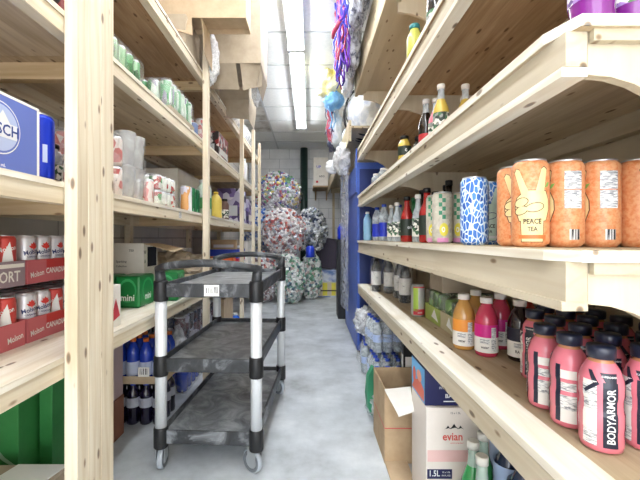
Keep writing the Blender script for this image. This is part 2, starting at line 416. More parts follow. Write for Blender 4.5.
# ---------------------------------------------------------------- utility cart
dkhub = plain('hub_grey', '#6d7278', .5)
t = thing('utility_cart', 'three tier black plastic utility cart with aluminium posts, standing in the aisle', 'cart', (-.408, 1.975, 0), math.radians(-3.2))
hw, hl = .207, .395
def shelf_tray(z, name):
    b = MB(); x0, x1, y0, y1 = -hw-.005, hw+.005, -hl-.01, hl+.01
    b.box(x0+.012, x1-.012, y0+.012, y1-.012, z-.03, z-.022, traym)
    b.box(x0, x1, y0, y0+.012, z-.058, z, blackp, bev=.003); b.box(x0, x1, y1-.012, y1, z-.058, z, blackp, bev=.003)
    b.box(x0, x0+.012, y0+.012, y1-.012, z-.058, z, blackp, bev=.003); b.box(x1-.012, x1, y0+.012, y1-.012, z-.058, z, blackp, bev=.003)
    return b.build(name, t)
for k, z in enumerate((.805, .485, .178)):
    s_ = shelf_tray(z, 'tray')
    if k == 0:
        b = MB(); f = lambda u, v: Vector((u, -hl-.0105, v)); b.rect(-.015, .05, z-.052, z-.004, f, paper)
        f2 = lambda u, v: Vector((u, -hl-.0112, v)); b.rect(-.008, .022, z-.04, z-.018, f2, barc); b.rect(.027, .045, z-.04, z-.012, f2, barc)
        b.build('sticker', s_)['label'] = 'white bar code sticker'
for sx in (-1, 1):
    for sy in (-1, 1):
        px, py = sx*hw, sy*hl
        o = MB().lathe([(.0245, .12), (.0245, .80)], alu, 20, c=(px, py, 0)).build('post', t)
        for z in (.805, .485, .178):
            MB().lathe([(.029, z-.075), (.0305, z-.07), (.0305, z+.004), (.028, z+.012)], blackc, 20, c=(px, py, 0)).build('collar', o)
        # caster
        c = thing('x', None, None) if False else None
        big = sx > 0
        a = {(-1, -1): 0.1, (1, -1): 1.0, (1, 1): .9, (-1, 1): .4}[(sx, sy)]
        R = Matrix.Translation((px, py, 0)) @ Matrix.Rotation(a, 4, 'Z')
        cf = MB().lathe([(.013, .108), (.026, .112), (.026, .122), (.012, .125)], steel, 14, M=R)
        cf.box(-.02, -.017, -.012, .034, .045, .115, steel, M=R); cf.box(.017, .02, -.012, .034, .045, .115, steel, M=R)
        fork = cf.build('caster_fork', t)
        Rw = R @ Matrix.Translation((0, .022, .0505)) @ Matrix.Rotation(PI/2, 4, 'Y')
        MB().lathe([(.012, -.013), (.03, -.010), (.044, -.012), (.05, -.008), (.05, .008), (.044, .012), (.03, .010), (.012, .013)], [steel, dkhub, rubber, rubber, rubber, dkhub, steel], 26, M=Rw).build('wheel', fork)
for sy in (-1, 1):
    y = sy*hl; p = []
    for k in range(21):
        u = k/20; x = -hw-.012+u*(2*hw+.024)
        e = min(u, 1-u)
        z = .875 + .014*math.sin(min(e/.22, 1)*PI/2) - .006*math.cos(u*2*PI)
        yy = y + sy*.035*math.sin(min(e/.12, 1)*PI/2)
        p.append((x, yy, z))
    p = [(-hw, y, .80), (-hw-.004, y, .85)]+p+[(hw+.004, y, .85), (hw, y, .80)]
    MB().tube(p, [.024, .021]+[.0165]*21+[.021, .024], blackp, 12).build('handle', t)

# ================================================================ drinks
def lathe_part(t, name, pts, m, seg=24, c=(0, 0, 0), **k): return MB().lathe(pts, m, seg, c, **k).build(name, t)
lidm = plain('can_lid', '#c9ccd0', .28, metal=.8)
def can_shell(t, r, h, m, seg=28, tab=True):
    o = lathe_part(t, 'can_body', [(r*.72, 0), (r*.8, .002), (r*.985, .009), (r, .014), (r, h-.016), (r*.97, h-.010), (r*.84, h-.003)], m, seg)
    l = lathe_part(t, 'lid', [(r*.80, h-.006), (r*.845, h-.003), (r*.86, h), (r*.83, h+.0005), (r*.80, h-.003), (.001, h-.0035)], lidm, seg, cap=False)
    if tab: MB().box(-.008, .008, -.012, .01, h-.003, h-.0015, lidm, bev=.0005).build('pull_tab', l)
    return o
def simple_can(r, h, m, art=None, seg=18):
    def mk(t):
        o = can_shell(t, r, h, m, seg, tab=False)
        if art: art(t, r, h)
    return mk
F = -PI/2   # the camera side of an unturned cylinder

# --- tea cans with a hand drawn on them
peach = blotch('peach_can', [(.35, '#d7814c'), (.6, '#e3a576')], scale=120, rough=.38, bump=0, detail=3)
blue_doodle = patches('blue_doodle', ['#2e6fc8', '#3f86d8', '#2e6fc8', '#1e57b0'], scale=85, lines='#dfeefa', lw=.075, vscale=(1, 1.3, .6))
skinp = plain('pale_yellow_print', '#efd9a0', .4); inkb = plain('brown_ink', '#4b2c1e', .5); orangep = plain('deep_orange_print', '#d8763c', .4)
leafp = plain('leaf_print', '#7fb356', .4); inkd = plain('dark_print', '#2c241e', .5); whitep = plain('white_print', '#f0f2f2', .4)
def grow(p, k):
    cx = sum(a for a, b in p)/len(p); cy = sum(b for a, b in p)/len(p); out = []
    for a, b in p:
        d = math.hypot(a-cx, b-cy) or 1; out.append((a+(a-cx)/d*k, b+(b-cy)/d*k))
    return out
def oval(cx, cy, a, b, rot=0, n=14): return [(cx+a*math.cos(2*PI*k/n)*math.cos(rot)-b*math.sin(2*PI*k/n)*math.sin(rot), cy+a*math.cos(2*PI*k/n)*math.sin(rot)+b*math.sin(2*PI*k/n)*math.cos(rot)) for k in range(n)]
def hand_art(t, r, h, fill, ink):
    b = MB(); f0 = cylfn(r+.0003, F); f1 = cylfn(r+.0006, F); f2 = cylfn(r+.0009, F)
    shapes = [[(-.019, .012), (.021, .012), (.023, .06), (-.021, .06)],
              [(-.024, .056), (.028, .056), (.037, .08), (.036, .10), (.028, .118), (-.012, .12), (-.03, .104), (-.034, .084)],
              [(-.020, .112), (-.036, .16), (-.031, .168), (-.024, .164), (-.006, .118)],
              [(.006, .114), (.018, .164), (.024, .169), (.031, .163), (.024, .112)],
              oval(-.021, .078, .013, .008, .35), oval(-.021, .095, .014, .0085, .35), oval(.006, .084, .017, .0085, .2)]
    for k, p in enumerate(shapes):
        b.poly(grow(p, .0018), f0 if k < 4 else f1, ink, cut=.004)
        b.poly(p, cylfn(r+.00045, F) if k < 4 else f2, fill, cut=.004)
    b.rect(-.026, .028, .018, .026, f2, orangep if fill is skinp else whitep, cut=.004)
    b.poly([(.026, .125), (.034, .128), (.04, .137), (.032, .136)], f2, leafp)
    b.text('PEACE', .015, f2, inkd, du=.001, dv=.054, sx=.8, cut=.004); b.text('TEA', .013, f2, inkd, du=.001, dv=.038, sx=.8, cut=.004)
    b.build('hand_print', t)
def info_art(t, r, h, a):
    b = MB(); f = cylfn(r+.0004, a); g = cylfn(r+.0007, a)
    b.rect(-.017, .017, h*.44, h*.86, f, print_m, cut=.004); b.rect(-.017, .017, h*.645, h*.655, g, orangep, cut=.004)
    b.build('facts_panel', t); MB().rect(-.008, .012, .016, .038, f, barc, cut=.004).build('bar_code', t)
def mk_peace(t):
    can_shell(t, .0365, .187, peach); hand_art(t, .0365, .187, skinp, inkb); info_art(t, .0365, .187, F+2.0)
def mk_blue(t):
    can_shell(t, .0365, .187, blue_doodle); hand_art(t, .0365, .187, plain('mint_print', '#cfe3d4', .4), plain('navy_ink', '#1b2f6a', .5)); 
PP = Proto(mk_peace, 'tea_can', 'can', 'tall orange tea cans on the middle shelf')
Z = RZ[1]+.0005
PP.put((.484, .81, Z), -.45, 'peach orange tall can with whole peace sign hand facing the aisle', 'tall orange tea cans on the middle shelf')
PP.put((.561, .812, Z), -2.15, 'peach orange tall can showing a nutrition panel, right beside the hand can')
PP.put((.637, .81, Z), -2.2, 'peach orange tall can, second of the two nutrition panel cans in the front row')
PP.put((.713, .80, Z), .3, 'peach orange tall can cut off by the right picture edge')
PP.put((.49, .885, Z), -.1, 'peach orange tall can half hidden behind the front peace hand can')
PP.put((.69, .885, Z), -2.4, 'darker orange tall can peeking between the front row cans at the right')
PP.put((.60, .895, Z), -2, 'peach orange tall can in the second row behind the two nutrition panel cans')
PB = Proto(mk_blue, 'tea_can', 'can', 'blue patterned tea cans on the middle shelf')
PB.put((.462, 1.035, Z), 1.9, 'blue and white doodle patterned tall can at the shelf front')
PB.put((.545, 1.12, Z), -.5, 'blue tall can with a pale hand print, behind the doodle patterned can')

# --- grey and green checked cans
greyc = patches('grey_label_can', ['#c9c4b4', '#bdb8a8', '#d5d0c2', '#c9c4b4'], scale=90, rough=.4)
greenp = plain('green_print', '#3d8f6b', .4); yelp = plain('yellow_print', '#e8dc4a', .4); pinkp = plain('pink_print', '#e59ac8', .4)
def mk_arizona(t):
    r, h = .0365, .187; can_shell(t, r, h, greyc)
    b = MB(); f = cylfn(r+.0004, F); g = cylfn(r+.0007, F)
    for k in range(6):
        for j in range(2):
            if (k+j) % 2: b.rect(-.014+j*.012, -.002+j*.012, .088+k*.015, .103+k*.015, f, greenp, cut=.004)
    b.poly(oval(.004, .05, .016, .024), f, yelp, cut=.004); b.poly(oval(.002, .05, .006, .010), g, whitep)
    b.rect(-.02, .02, .004, .02, f, pinkp, cut=.004); b.build('label_print', t)
PA = Proto(mk_arizona, 'tea_can', 'can', 'grey and green checked cans on the middle shelf')
PA.put((.492, 1.365, Z), -.3, 'grey tall can with green check strip and lemon, nearest the shelf edge')
PA.put((.569, 1.372, Z), -.9, 'grey tall can with green check strip, right beside the lemon can')
PA.put((.50, 1.46, Z), -.8, 'grey tall can behind the two front checked cans')

# --- sports drink bottles with pink sleeves
pinkm = plain('pink_drink', '#e77f90', .22, coat=.5); pinkd = plain('pink_drink_deep', '#cf6274', .22, coat=.5)
neckm = plain('amber_neck', '#c98a62', .2, coat=.6)
def mk_sport(t):
    pr = [(.026, 0), (.0335, .004), (.0355, .014), (.0345, .040), (.0355, .044), (.0355, .070), (.0335, .078), (.0335, .096), (.0355, .104), (.0355, .122), (.0345, .132), (.029, .150), (.021, .163), (.0185, .166)]
    lathe_part(t, 'bottle_body', pr+[(.0185, .172)], [pinkd, pinkm, pinkm, pinkm, pinkm, pinkm, pinkm, pinkm, pinkm, pinkm, pinkm, pinkm, neckm, neckm], 28)
    c = MB().lathe([(.0212, .1695), (.0232, .1705), (.0236, .188), (.0222, .1925), (.001, .193)], capn, 28)
    c.build('cap', t)
    def f(off):
        def g(u, v, off=off):
            r = .0355
            for (r0, z0), (r1, z1) in zip(pr, pr[1:]):
                if z0 <= v <= z1: r = r0+(r1-r0)*(v-z0)/(z1-z0); break
            r += off; return Vector((r*math.cos(F+u/.0355), r*math.sin(F+u/.0355), v))
        return g
    b, p1, p2, p3 = MB(), MB(), MB(), MB()
    for k, (v0, v1) in enumerate([(.014, .04), (.04, .044), (.044, .07), (.07, .078), (.078, .096), (.096, .104), (.104, .122), (.122, .132)]):
        b.rect(-.003, .021, v0, v1, f(.0005), capn, cut=.004)
        p1.rect(-.036, -.012, v0, v1, f(.0005), [print_m, paper, paper, paper, print_m, paper, print_m, paper][k], cut=.004)
        p2.rect(.045, .055, v0, v1, f(.0005), capn, cut=.004); p2.rect(.055, .084, v0, v1, f(.0005), [paper, print_m, print_m, pinkm, print_m, pinkm, paper, pinkm][k], cut=.004)
        p3.rect(-.090, -.078, v0, v1, f(.0005), paper, cut=.004)
    p1.build('facts_panel', t); p2.build('facts_panel', t); p3.build('silver_strip', t)
    b.poly([(-.008, .148), (.024, .148), (.019, .132), (.001, .132)], f(.0006), capn, cut=.004)
    b.text('BODYARMOR', .0178, f(.0022), whitep, du=.0095, dv=.072, rot=PI/2, sx=.90, cut=.003)
    b.poly([(-.030, .150), (-.022, .150), (-.008, .128), (-.030, .108), (-.034, .112), (-.018, .128)], f(.0007), capn, cut=.004)
    b.text('SUPERDRINK', .0045, f(.0022), whitep, du=.008, dv=.142)
    b.build('sleeve_print', t)
PS = Proto(mk_sport, 'sports_drink_bottle', 'bottle', 'pink sports drinks on the lower right shelf')
cols = [.555, .640, .725, .81]
rows = [.703, .79, .875, .96, 1.045, 1.13]
k = 0; Z0 = RZ[0]-.0015
for ci, X in enumerate(cols):
    for ri, Y in enumerate(rows):
        if ci == 0 and ri > 2: continue
        if ci == 1 and ri > 4: continue
        rz = [-.5, -2.6, -2.5][ri] if ci == 0 else random.uniform(-1.9, .4)
        if (ci, ri) == (1, 0): rz = -1.0
        ctxt = ['in the line beside the aisle', 'in the second line from the aisle', 'in the third line from the aisle', 'in the line against the wall'][ci]
        PS.put((X+random.uniform(-.003, .003), Y, Z0), rz, 'pink sports drink bottle, %s from the front %s' % (ORD[ri], ctxt))

# --- vitamin water style bottles
def vit(liq, lab, low, cap, nm):
    lm = plain('liquid_'+nm, liq, .18, coat=.7); bm_ = plain('band_'+nm, lab, .45)
    def mk(t):
        lathe_part(t, 'bottle_body', [(.028, 0), (.0345, .004), (.0365, .012), (.0365, .112), (.0365, .118), (.033, .136), (.024, .158), (.018, .168), (.0165, .178)], lm, 26)
        b = MB().lathe([(.0370, .016), (.0370, .066)], paper, 26, cap=False); b.lathe([(.0370, .066), (.0370, .108)], bm_, 26, cap=False)
        f = cylfn(.0374, F); b.rect(.012, .03, .022, .10, f, print_m, cut=.004); b.text(low, .013, f, black, du=-.008, dv=.034, sx=.8, cut=.004)
        b.rect(-.024, .006, .046, .06, f, print_m, cut=.004); b.build('label', t)
        lathe_part(t, 'cap', [(.0195, .176), (.0198, .194), (.018, .196)], cap, 22)
    return mk
VO = Proto(vit('#cf9a52', '#f09a3a', 'water', capwhite, 'orange'), 'flavoured_water_bottle', 'bottle', 'flavoured waters on the lower right shelf')
VM = Proto(vit('#cc3f5c', '#d3208a', 'water', capwhite, 'magenta'), 'flavoured_water_bottle', 'bottle', 'flavoured waters on the lower right shelf')
VD = Proto(vit('#231318', '#1c1f33', 'RAIN', capwhite, 'dark'), 'flavoured_water_bottle', 'bottle', 'flavoured waters on the lower right shelf')
VR = Proto(vit('#b8382e', '#c23a3a', 'water', capwhite, 'red'), 'flavoured_water_bottle', 'bottle', 'flavoured waters on the lower right shelf')
VO.put((.556, 1.33, Z0), -.35, 'golden flavoured water bottle with an orange label, at the aisle side')
VM.put((.60, 1.252, Z0), -.35, 'magenta labelled flavoured water bottle in front, beside the orange labelled one')
VM.put((.69, 1.335, Z0), -.35, 'magenta labelled flavoured water bottle half hidden behind the dark bottle')
VD.put((.684, 1.20, Z0), -.35, 'dark flavoured water bottle with pale cap and white lower label')
VD.put((.775, 1.225, Z0), -.3, 'dark flavoured water bottle right of and behind the other dark one')
VO.put((.64, 1.42, Z0), .5, 'golden flavoured water bottle behind the magenta pair')
VR.put((.775, 1.32, Z0), .0, 'red flavoured water bottle behind the dark bottles')
VR.put((.735, 1.42, Z0), .4, 'red flavoured water bottle in the back row, left of the wall')
VO.put((.82, 1.42, Z0), .4, 'golden flavoured water bottle in the back row against the wall')
VD.put((.86, 1.24, Z0), .2, 'dark flavoured water bottle against the wall')

# --- generic glass and plastic bottles
def bot(liq, lab, cap, h=.24, r=.031, style='long', nm='', labz=(.12, .5), txt=None, neck=None, txtm=None):
    def mk(t):
        if style == 'long': pr = [(r*.85, 0), (r, .005), (r, h*.52), (r*.9, h*.60), (r*.5, h*.74), (r*.42, h*.84), (r*.42, h*.93)]
        elif style == 'pet': pr = [(r*.75, 0), (r*.95, .006), (r, h*.1), (r*.94, h*.28), (r, h*.36), (r, h*.66), (r*.94, h*.74), (r*.55, h*.87), (r*.38, h*.91), (r*.38, h*.94)]
        elif style == 'square': pr = [(r*.9, 0), (r, .005), (r, h*.70), (r*.92, h*.76), (r*.62, h*.82), (r*.62, h*.90)]
        else: pr = [(r*.9, 0), (r, .004), (r, h*.72), (r*.8, h*.82), (r*.6, h*.86), (r*.6, h*.92)]
        ms = [liq]*(len(pr)-1)
        if neck: ms[-1] = neck; ms[-2] = neck
        lathe_part(t, 'bottle_body', pr, ms, 20)
        rc = pr[-1][0]+.0025
        lathe_part(t, 'cap', [(rc, pr[-1][1]-.004), (rc*1.02, h-.003), (rc*.9, h)], cap, 16)
        if lab:
            b = MB().lathe([(r+.0006, h*labz[0]), (r+.0006, h*labz[1])], lab, 20, cap=False)
            if txt: b.text(txt, r*.62, cylfn(r+.001, F), txtm or whitep, dv=h*(labz[0]+labz[1])/2, sx=.8, cut=.004)
            b.build('label', t)
    return mk
g_dark = plain('dark_glass', '#1d1512', .12, coat=.8); g_red = plain('red_juice', '#a3201f', .15, coat=.6); g_green = plain('green_glass', '#2f8a4d', .12, coat=.8)
g_yel = plain('yellow_drink', '#d2b452', .2, coat=.4); g_purp = plain('purple_drink', '#7a1f86', .15, coat=.7); g_amb = plain('pale_juice', '#cdbfae', .2, coat=.4)
lab_bl = plain('blue_label', '#2437b8', .4); lab_dk = plain('dark_label', '#263128', .5); lab_rd = plain('red_label', '#b62f33', .5)
lab_mix = patches('mixed_label', ['#e9e6dd', '#3f6b4a', '#e9e6dd', '#8c8f8a', '#2e3a33'], scale=80, rough=.5)
lab_gr = patches('grape_label', ['#f2f0ee', '#a985c9', '#f2f0ee', '#4f7a45', '#5f3b8a'], scale=70, rough=.5)
G = 'assorted bottles on the middle right shelf'
def row(kind, name, items, zz, group, cat='bottle', jit=.3):
    P = Proto(kind, name, cat, group)
    for (px, Y, X, lb) in items:
        x = X if X is not None else (px-309)*Y/370
        P.put((x, Y, zz), random.uniform(-jit, jit), lb, group)
    return P
row(bot(g_red, lab_dk, capbk, .225, .032, 'long', neck=g_red, labz=(.14, .5), txt='cola'), 'soda_bottle', [
    (427, 1.53, None, 'red glass bottle with dark label and black cap, first beside the grey checked cans'),
    (407, 1.84, None, 'red glass bottle with dark label, middle of the glass bottle row'),
    (415, 1.64, .56, 'red glass bottle with dark label, standing behind the thin clear one')], Z, 'red bottles on the middle right shelf')
row(bot(g_green, lab_mix, capgr, .25, .03, 'long'), 'soda_bottle', [
    (416, 1.76, .56, 'green capped glass bottle rising above the red ones'),
    (402, 2.12, .60, 'green glass bottle behind the middle red one')], Z, 'green bottles on the middle right shelf')
row(bot(clearb, lab_mix, capwhite, .215, .026, 'long'), 'soda_bottle', [
    (418, 1.66, None, 'thin clear glass bottle with a pale label between the two red ones'),
    (397, 2.03, None, 'thin clear glass bottle left of the middle red one'),
    (391.5, 2.2, None, 'thin clear glass bottle second left of the middle red one')], Z, 'thin clear bottles on the middle right shelf')
row(bot(clearb, lab_bl, capbl, .24, .034, 'pet'), 'water_bottle', [
    (384, 2.42, None, 'clear water bottle with royal blue label, nearer of the pair'),
    (377, 2.66, None, 'clear water bottle with royal blue label, farther of the pair'),
    (391, 2.45, .60, 'clear water bottle with royal blue label, behind the thin glass bottle')], Z, 'blue label waters on the middle right shelf')
lightbl = plain('pale_blue_water', '#8fc0e2', .15, coat=.5)
row(bot(lightbl, None, capwhite, .23, .034, 'pet'), 'water_bottle', [
    (367.5, 2.97, None, 'pale blue water bottle at the far end of the middle shelf')], Z, 'pale blue waters on the middle right shelf')

row(bot(g_dark, lab_mix, capbk, .262, .03, 'long'), 'soda_bottle', [
    (0, 1.56, .59, 'tall dark glass bottle behind the first red one'), (0, 1.70, .63, 'tall dark glass bottle in the back line of the glass bottles'),
    (0, 1.88, .575, 'tall dark glass bottle behind the middle red one'), (0, 2.04, .66, 'tall dark glass bottle deep in the shelf beyond the arched panel')], Z, 'dark bottles on the middle right shelf')
# upper shelf (second from the top of the near ones)
ZU = RZ[2]+.0005
row(bot(g_yel, lab_dk, capbk, .175, .034, 'jar', labz=(.4, .68), txt='G'), 'juice_bottle', [
    (404.5, 1.96, None, 'small yellow drink bottle with a dark cap on the upper right shelf')], ZU, 'juices on the upper right shelf')
row(bot(g_dark, lab_mix, capbk, .175, .032, 'jar', labz=(.35, .66)), 'juice_bottle', [
    (415, 1.97, .585, 'small dark drink bottle right behind the yellow one')], ZU, 'juices on the upper right shelf')
row(bot(g_dark, lab_rd, capwhite, .235, .031, 'long', neck=clearb, labz=(.1, .35)), 'soda_bottle', [
    (426, 1.60, None, 'dark glass bottle with a long clear neck on the upper right shelf')], ZU, 'glass bottles on the upper right shelf')
row(bot(g_yel, lab_mix, capwhite, .225, .03, 'long', neck=clearb), 'soda_bottle', [
    (441, 1.42, None, 'pale green glass bottle with a clear neck, middle of the three necks'),
    (457, 1.42, .60, 'pale green glass bottle with a clear neck, rightmost of the necks')], ZU, 'pale bottles on the upper right shelf')
row(bot(pinkm, lab_mix, capwhite, .20, .03, 'long', neck=clearb), 'soda_bottle', [
    (434, 1.50, .515, 'pink glass bottle beside the dark long neck one'),
    (452, 1.48, .62, 'pink glass bottle behind the pale green one')], ZU, 'pink bottles on the upper right shelf')
row(bot(g_purp, lab_gr, capbk, .21, .038, 'pet', labz=(.36, .72)), 'grape_juice_bottle', [
    (0, .70, .535, 'purple juice bottle with grape label, leftmost on the top edge shelf corner'),
    (0, .715, .625, 'purple juice bottle, second along the shelf corner, label turned away'),
    (0, .70, .71, 'purple juice bottle with grape label at the right picture edge')], ZU, 'purple juices on the upper right shelf')
# clear cups at the far end
row(bot(clearb, None, white, .13, .04, 'jar'), 'plastic_tub', [
    (384, 2.62, .53, 'clear plastic tub at the far end of the upper right shelf, nearer'),
    (384, 2.72, .60, 'clear plastic tub behind the nearer one'),
    (384, 2.85, .52, 'clear plastic tub farthest on the upper right shelf')], ZU, 'clear tubs on the upper right shelf')
row(bot(plain('lime_drink', '#c5c763', .25, coat=.3), None, plain('teal_cap', '#2f7f83', .4), .235, .036, 'jar'), 'juice_bottle', [
    (414.5, 1.74, None, 'lime green bottle with teal cap on the high right shelf')], RZ[3]+.0005, 'bottles on the high right shelf')
row(bot(g_dark, lab_mix, capbk, .235, .036, 'jar'), 'juice_bottle', [
    (436, 1.45, None, 'dark bottle on the high right shelf, at the picture top')], RZ[3]+.0005, 'bottles on the high right shelf')

# lower right: film wrapped jugs, red and green can, trays, carton
def mk_jug(t):
    lathe_part(t, 'bottle_body', [(.03, 0), (.036, .006), (.036, .17), (.028, .20), (.016, .225), (.016, .235)], plain('smoky_glass', '#2b3038', .1, coat=.8), 20)
    lathe_part(t, 'cap', [(.018, .232), (.018, .25), (.015, .252)], capbk, 16)
    MB().lathe([(.0368, .05), (.0368, .15)], paper, 20, cap=False).build('label', t)
    lathe_part(t, 'film_sleeve', [(.045, .001), (.047, .04), (.047, .2), (.036, .24), (.018, .262), (.002, .266)], film('sleeve_film', '#ffffff', .16, .08, scale=12, contrast=.14, bump=.15), 24)
PJ = Proto(mk_jug, 'wrapped_bottle', 'bottle', 'film wrapped dark bottles on the lower right shelf')
PJ.put((.50, 2.75, Z0), 0, 'film wrapped dark bottle nearest the blue cabinet')
PJ.put((.575, 2.66, Z0), .5, 'film wrapped dark bottle, right of the one by the blue cabinet')
PJ.put((.66, 2.60, Z0), .5, 'film wrapped dark bottle deep on the shelf, left of centre')
PJ.put((.59, 2.27, Z0), -.4, 'film wrapped dark bottle just behind the red and green can')
PJ.put((.60, 2.45, Z0), -.4, 'film wrapped dark bottle between the can and the farther bottles')
limep = plain('lime_print', '#a8c84a', .4); redp = plain('red_print', '#c62d3e', .4)
def mk_limecan(t):
    can_shell(t, .034, .16, plain('grey_can', '#b9bab4', .35, metal=.2)); b = MB(); f = cylfn(.0345, F)
    b.rect(-.034, -.008, .03, .15, f, limep, cut=.004); b.rect(-.034, .03, .012, .04, f, redp, cut=.004); b.rect(-.034, .034, .146, .152, cylfn(.0347, F), redp, cut=.004)
    b.text('soda', .012, cylfn(.0349, F), whitep, dv=.024, cut=.004); b.build('label_print', t)
Proto(mk_limecan, 'soda_can', 'can', None).put((.552, 1.875, Z0), 0, 'single can with lime and grey sides and a red base band')
limecard = blotch('lime_card', [(.3, '#9fb458'), (.7, '#b8c66c')], scale=8, rough=.6, bump=0)
beigecard = blotch('olive_beige_card', [(.3, '#b5ab88'), (.7, '#c7bf9d')], scale=8, rough=.6, bump=0)
leafy = patches('leafy_contents', ['#3f6a34', '#6c9a4a', '#2c4c28', '#9dbd78', '#cfe0c0'], scale=28, rough=.4)
def tray_pack(name, label, x0, x1, y0, y1, z0, th, ch, card, nx, ny, cm, cat='tray'):
    t = thing(name, label, cat, ((x0+x1)/2, (y0+y1)/2, z0)); a, c = (x1-x0)/2, (y1-y0)/2
    b = MB(); w = .004
    b.box(-a, a, -c, c, 0, w, card); b.box(-a, a, -c, -c+w, w, th, card); b.box(-a, a, c-w, c, w, th, card); b.box(-a, -a+w, -c+w, c-w, w, th, card); b.box(a-w, a, -c+w, c-w, w, th, card)
    b.poly([(-c+.02, th*.2), (c*.1, th*.35), (-c*.3, th*.9)], lambda u, v: Vector((-a-.0005, u, v)), whitep)
    b.build('tray', t)
    MB().box(-a-.001, a+.001, -c-.001, c+.001, th+.0005, ch+.006, wrapf, bev=.012).build('shrink_wrap', t)
    r = (2*a-.012)/nx/2
    for i in range(nx):
        for j in range(ny):
            q = MB().lathe([(r*.8, 0), (r*.96, .006), (r*.96, ch-.012), (r*.8, ch-.003)], cm, 12, c=(-a+.006+r*(2*i+1), -c+.006+(2*c-.012)*(j+.5)/ny, w)).build('packed_can', t)
    return t
tray_pack('shrink_wrapped_tray', 'lime green card tray of leafy green cans under film, farther tray', .58, .84, 1.64, 1.845, Z0, .075, .14, limecard, 4, 3, leafy)
tray_pack('shrink_wrapped_tray', 'beige card tray of leafy green cans under film, nearer tray', .58, .74, 1.475, 1.635, Z0, .075, .13, beigecard, 2, 2, leafy)

# ---------------------------------------------------------------- cartons
def carton(name, label, x0, x1, y0, y1, z0, z1, m, cat='box', group=None, rz=0, tape=None, extra=None, seam=True):
    t = thing(name, label, cat, ((x0+x1)/2, (y0+y1)/2, z0), rz, group); a, c, h = (x1-x0)/2, (y1-y0)/2, z1-z0
    MB().box(-a, a, -c, c, 0, h, m, bev=.002).build('carton_body', t)
    if seam: MB().box(-a+.003, a-.003, -.0012, .0012, h-.001, h+.0006, plain('seam_dark', '#6b5540', .8)).build('flap_seam', t)
    if tape: MB().box(-a-.0006, a+.0006, -.024, .024, h*.75, h+.0012, tape).build('tape', t)
    if extra: extra(t, a, c, h)
    return t
front = lambda c, off=.0006: (lambda u, v: Vector((u, -c-off, v)))
leftf = lambda a, off=.0006: (lambda u, v: Vector((-a-off, -u, v)))   # face towards -X, u to the reader's right
rightf = lambda a, off=.0006: (lambda u, v: Vector((a+off, u, v)))    # face towards +X
carton('cardboard_box', 'plain tan box on top of the far green can tray', .60, .83, 1.66, 1.84, Z0+.148, Z0+.245, kraft_g)

# mineral water carton with the mountains
pinkfade = blotch('pink_print_band', [(.3, '#e7b9b4'), (.7, '#efcdc8')], scale=3, rough=.7, bump=0)
def evian(t, a, c, h):
    b = MB(); f = front(c); g = front(c, .0012)
    b.rect(-a+.004, a-.004, .19, .232, f, pinkfade); red = plain('evian_red', '#d8584e', .5)
    b.text('evian', .040, g, red, du=-.070, dv=.280, sx=.9)
    for k, (x, s) in enumerate([(-.087, .42), (-.065, .62), (-.042, .42)]):
        b.poly([(x-.027*s, .308), (x-.012*s, .308+.014*s), (x, .308+.032*s), (x+.012*s, .308+.014*s), (x+.03*s, .308), (x+.006*s, .308+.009*s)], g, black)
    b.text('natural spring water', .006, g, red, du=-.055, dv=.258)
    nb = plain('navy_band', '#1b2052', .5); b.rect(-a+.003, -.072, .128, .163, f, nb)
    b.text('1.5L', .03, g, whitep, du=-.137, dv=.147, sx=.8); b.text('12 x 1.5L', .008, g, whitep, du=-.094, dv=.152); b.text('50 FL OZ', .008, g, whitep, du=-.094, dv=.140)
    b.text('12 x 1.5L', .010, g, plain('grey_print', '#6d6a68', .6), du=-.06, dv=.366)
    b.build('printed_front', t)
carton('water_carton', 'pale pink and white mineral water carton with red lettering under the lower right shelf', .425, .755, 1.34, 1.53, 0, .385, blotch('pale_pink_card', [(.3, '#e6dcd2'), (.7, '#efe7df')], scale=4, rough=.7, bump=0), extra=evian)
def navyart(t, a, c, h):
    b = MB(); f = leftf(a); g = leftf(a, .0012)
    b.rect(-c+.003, c-.003, .003, h-.003, f, plain('sky_print', '#6fb3e6', .5))
    b.poly([(-c*.9, .01), (c*.9, .01), (c*.9, .05), (c*.3, .075), (-c*.5, .05)], g, plain('coral_print', '#e0705c', .5))
    b.poly(oval(.02, .085, .03, .022), leftf(a, .0016), plain('peach_print', '#f0a58c', .5)); b.poly(oval(-.045, .07, .02, .03), leftf(a, .0018), plain('coral_print', '#e0705c', .5))
    b.build('picture_side', t)
    b = MB(); f = front(c); b.text('BABOXX', .02, f, whitep, du=-.02, dv=.035, sx=1.1); b.text('INTER', .012, f, paperg, du=-.07, dv=.065); b.rect(-.07, .03, .014, .018, f, whitep); b.build('printed_front', t)
carton('gift_carton', 'navy carton with sky blue and coral picture side, on the water carton', .425, .70, 1.355, 1.53, .3856, .518, plain('navy_card', '#1a1d52', .45), extra=navyart)
